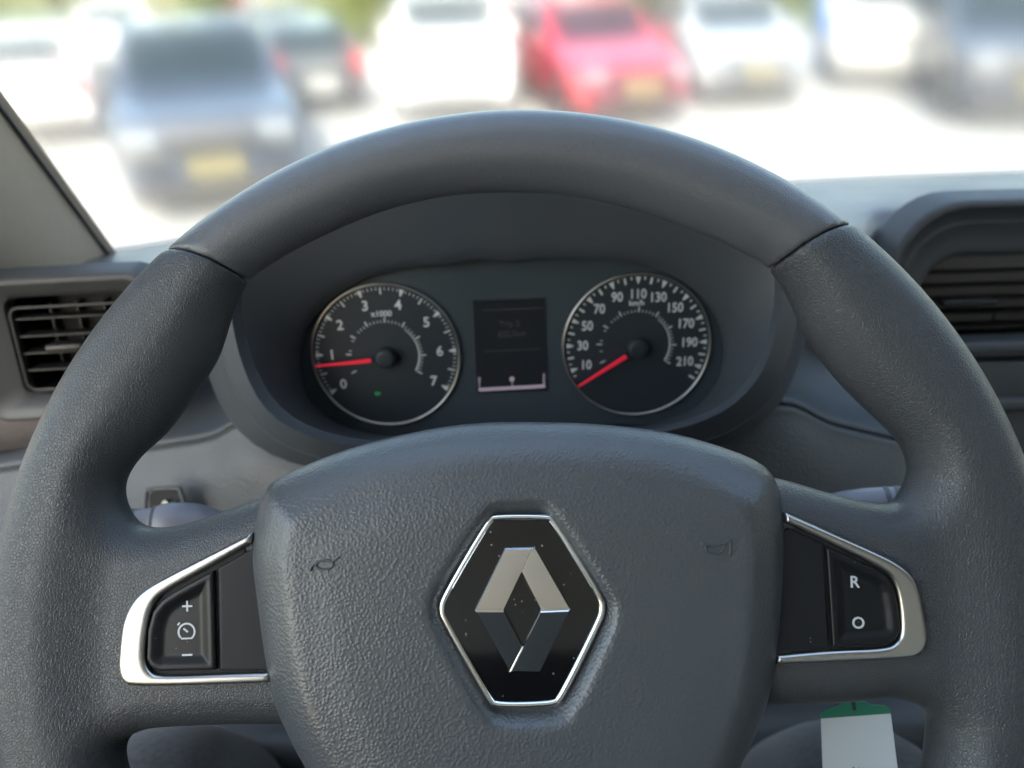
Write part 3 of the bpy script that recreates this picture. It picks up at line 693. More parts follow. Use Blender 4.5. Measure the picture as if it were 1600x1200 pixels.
# ================================================================== instrument cluster
CFm = Frame(PD(799, 549, 0.47), (1, 0, 0), (0, math.sin(R(7)), math.cos(R(7))))
clus = empty('instrument_cluster', CFm.matrix(), 'instrument cluster with two round gauges and a small display under the hood', 'instrument cluster')
face = [CFm.loc(x, y) for x, y in FACE]; fc = np.mean(face, 0)
facep = [(fc[0] + (p[0] - fc[0]) * 1.04, fc[1] + (p[1] - fc[1]) * 1.05) for p in face]
mb = MB(); mb.prism(facep[::-1] if False else facep, -0.006, -0.002); mb.build('face_panel', M['panel'], clus)
def arcpoly(u, v, r0, r1, a0, a1):
    return [(u + r0 * math.cos(a0), v + r0 * math.sin(a0)), (u + r0 * math.cos(a1), v + r0 * math.sin(a1)), (u + r1 * math.cos(a1), v + r1 * math.sin(a1)), (u + r1 * math.cos(a0), v + r1 * math.sin(a0))]
def gauge(px_, py_, tach):
    u, v = CFm.loc(px_, py_); Rg = 0.0450
    disc = MB(); disc.prism([(u + Rg * math.cos(t), v + Rg * math.sin(t)) for t in np.linspace(0, 2 * math.pi, 72, endpoint=False)], -0.003, -0.0012)
    g = disc.build('gauge', M['dial'], clus)
    g['label'] = 'left gauge counting from 0 to 7' if tach else 'right gauge counting from 10 to 210'
    rg_pts = [(u + Rg * math.cos(t), v + Rg * math.sin(t), 0.0) for t in np.linspace(0, 2 * math.pi, 96, endpoint=False)]
    tube('gauge_ring', rg_pts, 0.0009, M['ring'], g, closed=True, n=10)
    zt = -0.0010; mk = MB(); nb = MB()
    tick = lambda a, r0, r1, w: mk.prism([(u + r0 * Rg * math.cos(a) - w * math.sin(a), v + r0 * Rg * math.sin(a) + w * math.cos(a)), (u + r1 * Rg * math.cos(a) - w * math.sin(a), v + r1 * Rg * math.sin(a) + w * math.cos(a)), (u + r1 * Rg * math.cos(a) + w * math.sin(a), v + r1 * Rg * math.sin(a) - w * math.cos(a)), (u + r0 * Rg * math.cos(a) + w * math.sin(a), v + r0 * Rg * math.sin(a) - w * math.cos(a))][::-1], zt - .0001, zt + .0001)
    def tri(a):
        w = .0016; r0, r1 = .86, .955
        ca, sa = math.cos(a), math.sin(a)
        mk.prism([(u + r0 * Rg * ca - .0003 * sa, v + r0 * Rg * sa + .0003 * ca), (u + r0 * Rg * ca + .0003 * sa, v + r0 * Rg * sa - .0003 * ca), (u + r1 * Rg * ca + w * sa, v + r1 * Rg * sa - w * ca), (u + r1 * Rg * ca - w * sa, v + r1 * Rg * sa + w * ca)], zt - .0001, zt + .0001)
    if tach:
        st, per = 212.0, 244 / 7
        for i in range(71):
            a = R(st - per * i / 10)
            if i % 10 == 0: tri(a)
            elif i % 5 == 0: tick(a, .86, .955, .00045)
            else: tick(a, .915, .955, .00022)
        for i in range(8):
            a = R(st - per * i); nb.text(str(i), .0086, u + .735 * Rg * math.cos(a), v + .735 * Rg * math.sin(a), zt)
        nb.text('x1000', .0050, u - 0.0005, v + .0266, zt)
        na = R(184)
    else:
        per = 11.05; st = 211.35
        for i in range(0, 45):
            a = R(st - per * i / 2)
            if i % 4 == 2: tri(a)
            elif i % 4 == 0:
                if i: tick(a, .865, .955, .0006)
            else: tick(a, .915, .955, .0004)
        for k in range(11):
            s = 10 + 20 * k; a = R(200.3 - 22.1 * k); rr_ = .735 if s < 100 else .715
            nb.text(str(s), .0082, u + rr_ * Rg * math.cos(a), v + rr_ * Rg * math.sin(a), zt, sx=0.86)
        nb.text('km/h', .0046, u - .0005, v + .0268, zt)
        na = R(212.3)
    # inner scale
    for i in range(0, 41):
        a = R(205 - 235 * i / 40)
        big = i % 5 == 0
        if i < 12 and not (big or i % 3 == 0): continue
        tick(a, .47, .545 if big else .505, .00035 if big else .0002)
    for i in range(26, 40):
        a0, a1 = R(205 - 235 * i / 40), R(205 - 235 * (i + 1) / 40)
        w_ = .0003 + .0007 * (i - 26) / 14
        mk.prism(arcpoly(u, v, .46 * Rg - w_, .46 * Rg, a1, a0), zt - .0001, zt + .0001)
    mk.build('scale_marks', M['white'], g); nb.build('numerals', M['white'], g)
    L0, L1 = .19 * Rg, .955 * Rg; ca, sa = math.cos(na), math.sin(na)
    nd = MB(); nd.prism([(u + L0 * ca - .0012 * sa, v + L0 * sa + .0012 * ca), (u + L0 * ca + .0012 * sa, v + L0 * sa - .0012 * ca), (u + L1 * ca + .00045 * sa, v + L1 * sa - .00045 * ca), (u + L1 * ca - .00045 * sa, v + L1 * sa + .00045 * ca)][::-1], .0045, .0058)
    nd.build('needle', M['needle'], g)
    tube('needle_hub', [(u, v, -.001), (u, v, .0055), (u, v, .0064), (u, v, .0066)], [.0060, .0060, .0053, .0036], M['dial'], g, n=28)
    if tach:
        uu, vv = CFm.loc(590, 616); gi = MB()
        gi.text('ED', .0030, uu, vv, zt, depth=.0001); gi.build('indicator', M['green'], g)
gauge(603, 557, True); gauge(995, 541, False)
lc = [CFm.loc(*p) for p in [(739,471),(851,466),(856,612),(745,616)]]
mb = MB(); mb.prism(lc[::-1], -.003, -.0012); lcd = mb.build('display', M['lcd'], clus)
mb = MB()
seg = lambda p, q, w: (lambda a, b: mb.prism([(a[0], a[1] - w), (b[0], b[1] - w), (b[0], b[1] + w), (a[0], a[1] + w)], -.0011, -.0009))(CFm.loc(*p), CFm.loc(*q))
seg((748,610), (852,604), .0011)
a = CFm.loc(749, 603); mb.prism([(a[0] - .0003, a[1] - .003), (a[0] + .0003, a[1] - .003), (a[0] + .0003, a[1] + .003), (a[0] - .0003, a[1] + .003)], -.0011, -.0008)
a = CFm.loc(850, 594); mb.prism([(a[0] - .0004, a[1] - .004), (a[0] + .0004, a[1] - .004), (a[0] + .0004, a[1] + .004), (a[0] - .0004, a[1] + .004)], -.0011, -.0008)
a = CFm.loc(800, 593); mb.prism([(a[0] + .0016 * math.cos(t), a[1] + .0016 * math.sin(t)) for t in np.linspace(0, 6.28, 12, endpoint=False)], -.0011, -.0008)
mb.prism([(a[0] - .0003, a[1] - .005), (a[0] + .0003, a[1] - .005), (a[0] + .0003, a[1]), (a[0] - .0003, a[1])], -.0011, -.00085)
a = CFm.loc(749, 594); mb.text('0', .004, a[0], a[1], -.001, depth=.0001)
mb.build('fuel_bar', M['lcd_bar'], lcd)
mb = MB(); seg((756,550), (846,546), .0003); seg((754,486), (848,482), .0003)
a = CFm.loc(796, 507); mb.text('Trip 2', .0050, a[0], a[1], -.001, depth=.0001)
a = CFm.loc(800, 523); mb.text('622.5km', .0050, a[0], a[1], -.001, depth=.0001)
mb.build('display_text', M['lcd_text'], lcd)

# ================================================================== air vents
def rrect(x0, x1, y0, y1, r, n=6):
    out = []
    for cx_, cy_, a in ((x1 - r, y1 - r, 0), (x0 + r, y1 - r, 90), (x0 + r, y0 + r, 180), (x1 - r, y0 + r, 270)):
        for k in range(n + 1): out.append((cx_ + r * math.cos(R(a + 90 * k / n)), cy_ + r * math.sin(R(a + 90 * k / n))))
    return out
def frame_loft(name, loops, mt, parent, cap=False):
    rows = [[(x, y, z) for x, y in rrect(*a, n=8)] for a, z in loops]
    return loft(name, rows, mt, parent, 2, 1, closed=True, cap=cap, auto=35)
# left vent
vf = Frame(PY(105, 540, 0.475), (1, 0.055, 0), (0, 0.15, 1))
vent = empty('air_vent', vf.matrix(), 'rectangular air vent with thin slats left of the steering wheel', 'air vent', 'dashboard air vents')
l0, t0 = vf.loc(3, 476); r0, b0 = vf.loc(236, 603)
x0, x1, y0, y1 = l0, r0, b0, t0
frame_loft('surround', [((x0 - .030, x1 + .016, y0 - .024, y1 + .022, .014), -.012), ((x0 - .026, x1 + .012, y0 - .020, y1 + .018, .013), .000), ((x0 - .024, x1 + .010, y0 - .018, y1 + .0155, .012), .003), ((x0 - .0215, x1 + .008, y0 - .0155, y1 + .0125, .011), .003), ((x0 - .019, x1 + .006, y0 - .010, y1 + .0105, .010), .0005), ((x0 - .004, x1 + .002, y0 - .005, y1 + .003, .008), -.007), ((x0 - .002, x1 + .001, y0 - .003, y1 + .002, .007), -.016)], M['plastic_mid'], vent)
frame_loft('cavity', [((x0 - .004, x1 + .002, y0 - .004, y1 + .003, .006), -.010), ((x0 - .002, x1, y0 - .002, y1, .006), -.03), ((x0 + .004, x1 - .004, y0 + .004, y1 - .004, .006), -.05)], M['vent'], vent, cap=True)
tube('grille_frame', [(x, y, -.0035) for x, y in rrect(x0 + .0015, x1 - .002, y0 + .001, y1 - .0035, .006)], 0.0012, M['vent_slat'], vent, closed=True, n=8)
nsl = 4
for i in range(nsl):
    yy = y1 - .0115 - i * (y1 - y0 - .014) / nsl
    box('slat', (x0 + .003, yy - .0006, -.020), (x1 - .003, yy + .0006, -.0045), M['vent_slat'], vent, 0.0004)
for i in range(4):
    xx = x0 + .018 + i * (x1 - x0 - .03) / 3
    box('vane', (xx - .0006, y0 + .003, -.034), (xx + .0006, y1 - .005, -.022), M['vent_slat'], vent, 0.0004)
ua, va = vf.loc(75, 549); ub, vb = vf.loc(135, 534)
tb = box('tab', (ua, va - .0002, -.010), (ua + .0245, vb, .004), M['vent_slat'], vent, 0.0018)
# centre vent pod
cf = Frame(PY(1700, 460, 0.60), (1, -0.02, 0), (0, 0.18, 1))
cv = empty('air_vent', cf.matrix(), 'deep hooded air vent right of the steering wheel', 'air vent', 'dashboard air vents')
L = lambda px_, py_: cf.loc(px_, py_)
xl, yt = L(1384, 316)[0], L(1600, 309)[1]; yb = L(1600, 552)[1]; xr = 0.30
xl = L(1388, 400)[0]
def lp(dx, dyt, dyb, r): return (xl + dx, xr - dx, yb + dyb, yt - dyt, r)
frame_loft('surround', [(lp(-.006, -.006, -.006, .056), -.02), (lp(0, 0, -.002, .056), .000), (lp(.003, .002, 0, .055), .0035), (lp(.0075, .0055, .001, .052), .0045), (lp(.0095, .0075, .0015, .051), .0025), (lp(.0125, .012, .002, .049), -.003), (lp(.018, .018, .002, .046), -.007), (lp(.020, .020, .002, .045), -.006), (lp(.027, .030, .003, .040), -.012), (lp(.034, .040, .005, .036), -.014), (lp(.0375, .0455, .0075, .034), -.016), (lp(.040, .049, .009, .032), -.022)], M['plastic_mid'], cv)
frame_loft('cavity', [(lp(.034, .044, .006, .034), -.020), (lp(.040, .050, .008, .03), -.05), (lp(.05, .06, .02, .02), -.08)], M['vent'], cv, cap=True)
for i in range(5):
    yy = L(1600, 432 + i * 22)[1]
    box('slat', (xl + .042, yy - .0007, -.048), (xr - .042, yy + .0007, -.028), M['vent'], cv, 0.0005)
for i in range(3):
    box('vane', (xl + .066 + i * .06 - .0006, yb + .014, -.07), (xl + .066 + i * .06 + .0006, yt - .052, -.05), M['vent'], cv, 0.0004)
u, v = L(1496, 482); u2, v2 = L(1570, 482)
box('tab', (u, v - .003, -.034), (u2 + .006, v + .003, -.020), M['vent_slat'], cv, 0.002)
# centre console strips under the pod
cs = empty('centre_console', cf.matrix(), 'dark layered centre console below the right air vent', 'console')
def strip(name, pyt, pyb, z0, z1, mt, bev=0.003): return box(name, (xl - .01, L(1600, pyb)[1], z0), (xr + .02, L(1600, pyt)[1], z1), mt, cs, bev)
strip('trim_strip', 532, 552, -.03, .004, M['plastic_mid'], .004)
strip('slot', 551, 566, -.03, -.008, M['black'], 0.0)
strip('shelf_panel', 564, 620, -.03, .002, M['plastic'], .002)
strip('trim_strip', 619, 638, -.03, .008, M['plastic_mid'], .003)
strip('lower_console', 640, 760, -.03, .000, M['plastic'], .003)
strip('lower_console', 758, 1250, -.03, -.01, M['black'], .003)

# ================================================================== key tag
kf = Frame(PD(1335, 1100, 0.335), (1, -0.10, 0.0), (0, 0.62, 1))
kt = empty('key_tag', kf.matrix(), 'white paper key tag with a green top hanging below the right spoke', 'key tag')
q = lambda pts: [kf.loc(*p) for p in pts]
mb = MB(); mb.prism(q([(1282.5,1121),(1391,1112.5),(1404,1215),(1412,1290),(1290,1290),(1286,1215)]), -.0004, .0004); mb.build('card', M['card'], kt)
mb = MB(); mb.prism(q([(1282,1122),(1282,1115),(1288,1110),(1308,1104),(1318,1098),(1350,1096),(1362,1101),(1384,1103),(1390,1107),(1391.5,1114)])[::-1], -.0006, .0006); hd = mb.build('green_holder', M['cardgreen'], kt)
mb = MB(); mb.prism(q([(1329,1096),(1335,1096),(1337,1108),(1334,1110),(1331,1107)])[::-1], .0003, .0009); mb.build('tag_slot', M['ink'], hd)
u, v = kf.loc(1367, 1207); mb = MB(); mb.text('HOUMON', .0042, u, v, .0005, R(180 - 4), depth=.00005); mb.build('print', M['ink'], kt)
a_, b_ = np.array([*kf.loc(1333, 1103), 0.0]), np.array([*kf.loc(1328, 1040), -0.02])
tube('tag_loop', catmull([a_, (a_ + b_) / 2 + (0.003, 0, 0.004), b_], 6, False), .0008, M['ink'], kt)

# ================================================================== driver's legs and seat
def person():
    bm = bmesh.new(); sk = bm.verts.layers.skin.verify()
    def vert(p, r): v = bm.verts.new(p); v[sk].radius = (r, r); return v
    pel = vert((0, -0.30, zr - 0.46), 0.13); pel[sk].use_root = True
    wai = vert((0, -0.36, zr - 0.30), 0.125); bm.edges.new((pel, wai))
    for sx, kp in ((-1, PD(214, 1243, 0.455)), (1, PD(1362, 1240, 0.455))):
        hip = vert((0.09 * sx, -0.26, zr - 0.47), 0.095); bm.edges.new((pel, hip))
        k = np.array(kp)
        m1 = vert(tuple(np.array([0.09 * sx, -0.26, zr - 0.47]) * 0.5 + k * 0.5 + (0, 0, 0.0)), 0.078); bm.edges.new((hip, m1))
        kn = vert(tuple(k), 0.055); bm.edges.new((m1, kn))
        sh_ = vert((k[0] * 1.02, k[1] + 0.12, k[2] - 0.20), 0.055); bm.edges.new((kn, sh_))
        an = vert((k[0] * 1.0, k[1] + 0.20, 0.76), 0.040); bm.edges.new((sh_, an))
        toe = vert((k[0] * 1.05, k[1] + 0.36, 0.71), 0.038); bm.edges.new((an, toe))
    me = bpy.data.meshes.new('person'); bm.to_mesh(me); bm.free()
    o = bpy.data.objects.new('person', me); COL.objects.link(o); me.materials.append(M['denim'])
    o.modifiers.new('skin', 'SKIN').use_smooth_shade = True
    sb = o.modifiers.new('sub', 'SUBSURF'); sb.levels = 3; sb.render_levels = 3
    tag(o, 'person in dark grey trousers, seated, knees showing below the wheel', 'person'); return o
person()
seat = empty('driver_seat', Matrix.Translation((0, -0.35, zr - 0.7)), 'dark grey cloth driver seat under the person', 'seat')
box('seat_cushion', (-0.26, -0.30, -0.10), (0.26, 0.24, 0.14), M['denim'], seat, 0.06)
box('seat_base', (-0.22, -0.25, -0.5), (0.22, 0.18, -0.09), M['black'], seat, 0.02)
box('backrest', (-0.25, -0.42, 0.10), (0.25, -0.22, 0.75), M['denim'], seat, 0.07)

# ================================================================== parked cars
def car_mesh(kind):
    """painted shell as one closed surface; x width, y length (front at -y), z up"""
    prof = {
        'hatch': [(-2.02,.28),(-2.06,.50),(-1.98,.72),(-1.75,.82),(-1.05,.96),(-.92,1.0),(-.25,1.40),(.10,1.47),(.9,1.46),(1.45,1.38),(1.85,1.02),(2.0,.92),(2.03,.50),(1.98,.28)],
        'suv': [(-2.15,.30),(-2.20,.60),(-2.12,.88),(-1.9,.98),(-1.05,1.08),(-.90,1.12),(-.30,1.55),(.10,1.66),(1.1,1.66),(1.85,1.58),(2.12,1.12),(2.16,.95),(2.18,.50),(2.1,.30)],
        'pickup': [(-2.4,.34),(-2.45,.65),(-2.38,.95),(-2.1,1.03),(-1.25,1.10),(-1.1,1.15),(-.55,1.62),(-.2,1.72),(.55,1.72),(.75,1.66),(.92,1.10),(2.35,1.10),(2.40,.60),(2.35,.34)],
    }[kind]
    W = {'hatch': .86, 'suv': .92, 'pickup': .92}[kind]; h = 0.035
    P = catmull(prof, 4)
    ax = grid3((-W, P[:, 0].min(), .2), (W, P[:, 0].max(), P[:, 1].max()), h)
    Yg, Zg = np.meshgrid(ax[1], ax[2], indexing='ij'); dp_ = poly_sdf(P, Yg, Zg)
    belt = {'hatch': .95, 'suv': 1.08, 'pickup': 1.1}[kind]; top = P[:, 1].max()
    Wz = W - 0.05 * sstep(-Zg, -.55, -.25) - (0.22 * (np.clip(Zg - belt, 0, None) / (top - belt)) ** 1.1)
    yl = P[:, 0].max()
    Wz = Wz - 0.10 * np.clip((np.abs(Yg) - yl * .72) / (yl * .28), 0, 1) ** 2
    Xg = ax[0][:, None, None]
    r = 0.10
    a_ = -dp_[None] + r; b_ = np.abs(Xg) - Wz[None] + r
    F = np.minimum(np.maximum(a_, b_), 0) + np.hypot(np.maximum(a_, 0), np.maximum(b_, 0)) - r
    wb = {'hatch': (-1.25, 1.27), 'suv': (-1.33, 1.35), 'pickup': (-1.5, 1.45)}[kind]; wr = {'hatch': .31, 'suv': .35, 'pickup': .37}[kind]
    for yc in wb:
        cyl = np.hypot(Yg - yc, Zg - wr)[None] - (wr + .06); F = np.maximum(F, -np.maximum(cyl, (W - .28) - np.abs(Xg)))
    if kind == 'pickup':
        bx_ = np.maximum(np.maximum(np.abs(Xg) - (W - .10), np.abs(Yg - 1.65)[None] - .68), .62 - Zg[None]); F = np.maximum(F, -bx_)
    V, Q = surfnet(F, (ax[0][0], ax[1][0], ax[2][0]), h, 2)
    N = np.cross(V[Q[:, 2]] - V[Q[:, 0]], V[Q[:, 3]] - V[Q[:, 1]]); N /= np.linalg.norm(N, axis=1)[:, None] + 1e-12
    C = V[Q].mean(1)
    lo, hi = belt + .04, top - .10
    zz = (C[:, 2] > lo) & (C[:, 2] < hi); win = {}
    midy = {'hatch': .4, 'suv': .5, 'pickup': .1}[kind]
    cab_ = np.abs(C[:, 0]) < W - .02
    win['windscreen'] = zz & (N[:, 1] < -.35) & (np.abs(C[:, 0]) < W - .24) & (C[:, 1] < midy)
    win['rear_window'] = zz & (N[:, 1] > .35) & (np.abs(C[:, 0]) < W - .26) & (C[:, 1] > midy)
    ymax = {'hatch': 1.55, 'suv': 1.75, 'pickup': .68}[kind]
    ym = {'hatch': .25, 'suv': .3, 'pickup': -.05}[kind]
    sidef = zz & (np.abs(N[:, 0]) > .6) & (C[:, 1] < ymax) & (C[:, 1] > P[:, 0].min() * .40)
    for sg in (-1, 1):
        for nm, m_ in (('a', C[:, 1] < ym - .05), ('b', C[:, 1] > ym + .05)): win['side_window%d%s' % (sg, nm)] = sidef & (C[:, 0] * sg > 0) & m_
    out = {'body': (V, Q), 'W': W, 'wb': wb, 'wr': wr, 'front': P[:, 0].min(), 'rear': P[:, 0].max(), 'belt': belt, 'top': top}
    wins = []
    for nm, m_ in win.items():
        if m_.sum() < 6: continue
        q_ = Q[m_]; ids, inv = np.unique(q_, return_inverse=True); inv = inv.reshape(q_.shape)
        nv = np.zeros((len(ids), 3))
        for k in range(4): np.add.at(nv, inv[:, k], N[m_])
        nv /= np.linalg.norm(nv, axis=1)[:, None] + 1e-9
        wins.append((nm.rstrip('ab1-') if nm.startswith('side') else nm, V[ids] + nv * 0.008, inv))
    out['wins'] = wins
    return out

M['car_glass'] = mat('car_glass', (0.012, 0.018, 0.02), 0.12, spec=0.35)
M['tyre'] = mat('tyre', (0.02, 0.02, 0.02), 0.85)
M['rim'] = mat('wheel_alloy', (0.45, 0.45, 0.46), 0.35, 1.0)
M['lamp'] = mat('headlamp', (0.20, 0.22, 0.24), 0.3, spec=0.8)
M['tail'] = mat('tail_lamp', (0.45, 0.01, 0.015), 0.2)
M['plate_y'] = mat('number_plate', (0.26, 0.22, 0.09), 0.5)
M['plate_w'] = mat('number_plate_white', (0.75, 0.74, 0.70), 0.5)
M['trimblack'] = mat('bumper_black', (0.035, 0.035, 0.037), 0.6)
def paint(name, c):
    m = mat(name, c, 0.35, coat=1.0); return m
P_BLUE = paint('paint_slate_blue', (0.024, 0.028, 0.038)); P_WHITE = paint('paint_white', (0.60, 0.60, 0.59)); P_RED = paint('paint_red', (0.28, 0.005, 0.014))
P_SILV = paint('paint_silver', (0.26, 0.265, 0.27)); P_CREAM = paint('paint_cream', (0.40, 0.39, 0.36)); P_DARK = paint('paint_charcoal', (0.06, 0.065, 0.07)); P_GREY = paint('paint_grey', (0.22, 0.23, 0.25))
_cache = {}
def shared(key, V, Fc, m):
    if key not in _cache:
        me = bpy.data.meshes.new(key); me.from_pydata(np.asarray(V).tolist(), [], np.asarray(Fc).tolist() if isinstance(Fc, np.ndarray) else Fc)
        me.polygons.foreach_set('use_smooth', [True] * len(me.polygons)); me.update(); me.materials.append(m); _cache[key] = me
    return _cache[key]
def child(name, me, parent, m=None, loc=(0, 0, 0)):
    o = bpy.data.objects.new(name, me); COL.objects.link(o); o.parent = parent; o.location = loc
    if m: o.material_slots[0].link = 'OBJECT'; o.material_slots[0].material = m
    return o
def lathe(prof_, n=28):
    V = [(x, r * math.cos(t), r * math.sin(t)) for (x, r) in prof_ for t in np.linspace(0, 2 * math.pi, n, endpoint=False)]
    Fc = [(i * n + k, i * n + (k + 1) % n, (i + 1) * n + (k + 1) % n, (i + 1) * n + k) for i in range(len(prof_) - 1) for k in range(n)]
    return V, Fc
def boxmesh(key, lo, hi, m):
    if key not in _cache:
        bm = bmesh.new(); bmesh.ops.create_cube(bm, size=1)
        for v in bm.verts: v.co = Vector([(lo[i] + hi[i]) / 2 + v.co[i] * (hi[i] - lo[i]) for i in range(3)])
        bmesh.ops.bevel(bm, geom=bm.edges[:], offset=min(hi[i] - lo[i] for i in range(3)) * .3, segments=2, affect='EDGES', profile=.5)
        me = bpy.data.meshes.new(key); bm.to_mesh(me); bm.free(); me.materials.append(m); _cache[key] = me
    return _cache[key]
CARS = {}
def car(kind, paint_, px_, py_, yaw, label, plate_m=None, scale=1.0):
    """stands where the ground is seen at that place; yaw 0 = nose towards us"""
    if kind not in CARS: CARS[kind] = car_mesh(kind)
    c = CARS[kind]
    d = ray(px_, py_); lo, hi = 3.0, 60.0
    for _ in range(60):
        t = (lo + hi) / 2; p = CP + d * t
        if p[2] > ground_z(p[1]): lo = t
        else: hi = t
    p = CP + d * lo
    L = (c['rear'] - c['front']) / 2
    e_ = L if math.cos(yaw) > 0 else -L
    x = p[0] - e_ * scale * math.sin(yaw); y = p[1] + e_ * scale * math.cos(yaw)
    sl = math.atan(0.05) * min(max((y - 6.5) / 2.0, 0), 1) if y < 21 else 0
    Mx = Matrix.Translation((x, y, ground_z(y))) @ Matrix.Rotation(sl, 4, 'X') @ Matrix.Rotation(yaw, 4, 'Z') @ Matrix.Scale(scale, 4)
    o = empty('parked_car', Mx, label, 'car', 'cars parked in the lot')
    child('body', shared(kind + 'body', *c['body'], paint_), o, paint_)
    for i, (nm, V, Q) in enumerate(c['wins']): child(nm, shared(kind + 'win%d' % i, V, Q, M['car_glass']), o)
    W, wr = c['W'], c['wr']
    ty = lathe([(-.10, wr * .62), (-.11, wr * .9), (-.08, wr), (.08, wr), (.11, wr * .9), (.10, wr * .62)]); ri = lathe([(-.085, .02), (-.09, wr * .3), (-.07, wr * .5), (-.10, wr * .63), (.10, wr * .63), (.07, wr * .5), (.09, wr * .3), (.085, .02)])
    for yc in c['wb']:
        for sg in (-1, 1):
            w = child('wheel', shared(kind + 'tyre', *ty, M['tyre']), o, None, (sg * (W - .13), yc, wr)); child('wheel_rim', shared(kind + 'rim', *ri, M['rim']), w)
    fr, re_, b = c['front'], c['rear'], c['belt']
    for sg in (-1, 1):
        child('headlight', boxmesh(kind + 'hl', (-.17, -.08, -.075), (.17, .08, .075), M['lamp']), o, None, (sg * (W - .30), fr + .17, b - .27))
        child('tail_light', boxmesh(kind + 'tl', (-.10, -.05, -.15), (.10, .05, .15), M['tail']), o, None, (sg * (W - .20), re_ - .10, b - .10))
        child('mirror', boxmesh(kind + 'mi', (-.10, -.06, -.07), (.10, .06, .07), paint_), o, paint_, (sg * (W + .05), fr * .40, b + .06))
    child('grille', boxmesh(kind + 'gr', (-.42, -.03, -.07), (.42, .03, .07), M['trimblack']), o, None, (0, fr + .06, b - .30))
    child('bumper', boxmesh(kind + 'bu', (-.66, -.05, -.09), (.66, .05, .09), M['trimblack']), o, None, (0, fr + .06, .36))
    child('rear_bumper', boxmesh(kind + 'rb', (-.66, -.05, -.09), (.66, .05, .09), M['trimblack']), o, None, (0, re_ - .06, .38))
    for yy, nm in ((fr - .005, 'front_plate'), (re_ + .005, 'rear_plate')):
        child('number_plate', boxmesh(kind + nm, (-.26, -.015, -.055), (.26, .015, .055), M['plate_y']), o, plate_m or M['plate_w'], (0, yy, .55))
    return o
car('suv', P_BLUE, 358, 345, R(20), 'slate blue car facing us, nearest one behind the wheel', M['plate_y'], 0.97)
car('hatch', P_WHITE, 62, 236, R(203), 'white hatchback seen from behind at the far left', None, 0.98)
car('hatch', P_WHITE, 190, 122, R(20), 'small white car behind the white hatchback on the left', None, 0.95)
car('hatch', P_DARK, 512, 182, R(204), 'charcoal car with red tail lights right of the slate blue car', None, 0.88)
car('suv', P_WHITE, 712, 197, R(4), 'white car facing us between the charcoal car and the red car')
car('hatch', P_RED, 1000, 206, R(14), 'red hatchback facing us above the steering wheel', M['plate_y'], 1.03)
car('hatch', P_SILV, 1180, 172, R(0), 'silver hatchback right of the red car', M['plate_y'], 1.0)
car('pickup', P_CREAM, 1378, 143, R(-20), 'tall white pickup right of the blue banner')
car('suv', P_BLUE, 1608, 210, R(-16), 'slate blue car cut off by the right edge', M['plate_y'], 1.0)
car('hatch', P_RED, 350, 48, R(180), 'small red car far behind the slate blue car', None, 1.0)
car('hatch', P_RED, 170, 52, R(175), 'small red car far behind on the left', None, 1.0)
car('suv', P_GREY, 830, 84, R(170), 'grey car far behind the white and red cars', None, 1.0)
car('suv', P_DARK, 1095, 62, R(185), 'charcoal car far behind the silver hatchback', None, 1.0)
car('hatch', P_WHITE, 1500, 66, R(180), 'small white car far behind the right slate blue car', None, 1.0)
car('hatch', P_DARK, 452, 138, R(200), 'charcoal car half hidden behind the nearest slate blue car', None, 0.9)
car('suv', P_GREY, 620, 60, R(4), 'grey car far behind the charcoal car', None, 1.0)

# blue feather banner
M['banner'] = mat('banner_blue', (0.01, 0.16, 0.62), 0.6)
bp_ = PY(1272, 78, 15.5); bz = ground_z(15.5)
bn = empty('blue_banner', Matrix.Translation((bp_[0], 15.5, bz)), 'bright blue banner on a pole between silver hatchback and pickup', 'banner')
tube('pole', [(0, 0, 0), (0, 0, 2.8)], 0.02, M['trimblack'], bn)
rows = [[(0.0 + w * s, 0.05 * math.sin(3 * s + zz), zz) for s in np.linspace(0, 1, 6)] for zz, w in ((.55, .10), (.8, .38), (1.3, .52), (1.9, .55), (2.5, .5), (2.8, .3))]
loft('banner_cloth', rows, M['banner'], bn, 2, 2, thick=0.004)

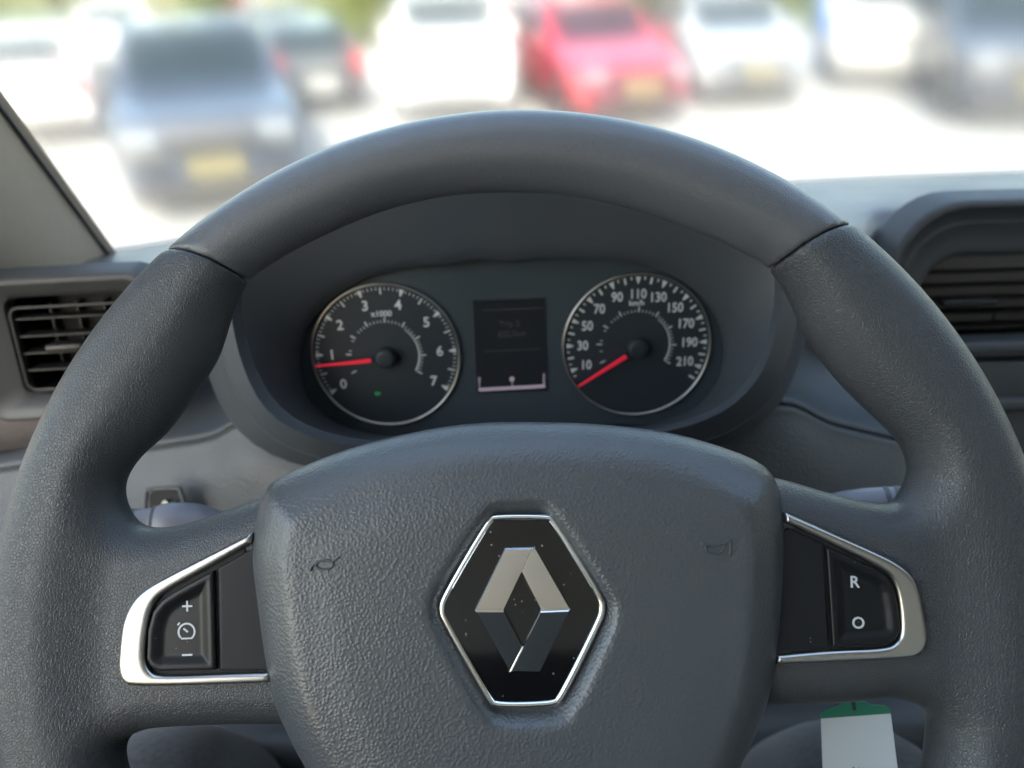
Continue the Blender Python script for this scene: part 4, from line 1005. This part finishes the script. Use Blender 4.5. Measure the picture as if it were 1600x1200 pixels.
# ================================================================== trees behind the lot
def foliage_mat(name, c1, c2):
    m = mat(name, c1, 0.6, spec=0.3); nt = m.node_tree; b = nt.nodes['Principled BSDF']; L_ = nt.links.new
    tc = nz(m, 'ShaderNodeTexCoord'); no = nz(m, 'ShaderNodeTexNoise', Scale=2.5, Detail=5.0); L_(tc.outputs['Object'], no.inputs['Vector'])
    mx = nz(m, 'ShaderNodeMix', data_type='RGBA'); mx.inputs['A'].default_value = (*c1, 1); mx.inputs['B'].default_value = (*c2, 1)
    L_(no.outputs['Fac'], mx.inputs['Factor']); L_(mx.outputs['Result'], b.inputs['Base Color']); b.inputs['Transmission Weight'].default_value = 0.0
    return m
M['leaf'] = foliage_mat('foliage', (0.05, 0.075, 0.006), (0.14, 0.15, 0.012)); M['bark'] = vary(mat('bark', (0.10, 0.075, 0.05), 0.9), 12, 0.3)
def crown_mesh(seed, n=2600):
    g = np.random.default_rng(seed); V = []; Fc = []
    cl = [(g.normal(0, 1.0), g.normal(0, 1.0), g.uniform(.7, 4.2), g.uniform(.6, 1.1)) for _ in range(16)]
    for i in range(n):
        cx_, cy_, cz_, cr = cl[i % 16]; dd = g.normal(size=3); dd /= np.linalg.norm(dd); p = np.array([cx_, cy_, cz_]) + dd * cr * g.uniform(.5, 1.0)
        if p[2] < .15: continue
        a_ = g.normal(size=3); a_ /= np.linalg.norm(a_); b_ = np.cross(a_, g.normal(size=3)); b_ /= np.linalg.norm(b_); s = g.uniform(.08, .17)
        k = len(V); V += [p - a_ * s, p + b_ * s * .5, p + a_ * s, p - b_ * s * .5]; Fc.append((k, k + 1, k + 2, k + 3))
    return V, Fc
for i in range(3): shared('crown%d' % i, *crown_mesh(i), M['leaf'])
tl_lab = ['first', 'second', 'third', 'fourth', 'fifth', 'sixth', 'seventh', 'eighth', 'ninth', 'tenth', 'eleventh', 'twelfth']
for i in range(11):
    x = -20 + i * 4.1 + random.uniform(-.6, .6); y = 24 + random.uniform(-1, 1.5)
    tr = empty('tree', Matrix.Translation((x, y, ground_z(y))) @ Matrix.Rotation(i * 1.3, 4, 'Z') @ Matrix.Scale(random.uniform(.9, 1.2), 4), 'yellow-green tree behind the car park, %s from the left' % tl_lab[i], 'tree', 'trees behind the car park')
    child('crown', _cache['crown%d' % (i % 3)], tr)
    if 'trunk' not in _cache:
        o = tube('trunk', catmull([(0, 0, -.2), (.03, 0, .6), (0, .05, 1.6), (.06, 0, 3.0)], 3, False), [.17, .16, .15, .14, .13, .12, .10, .08, .06, .05], M['bark'], tr); _cache['trunk'] = o.data
    else: child('trunk', _cache['trunk'], tr)
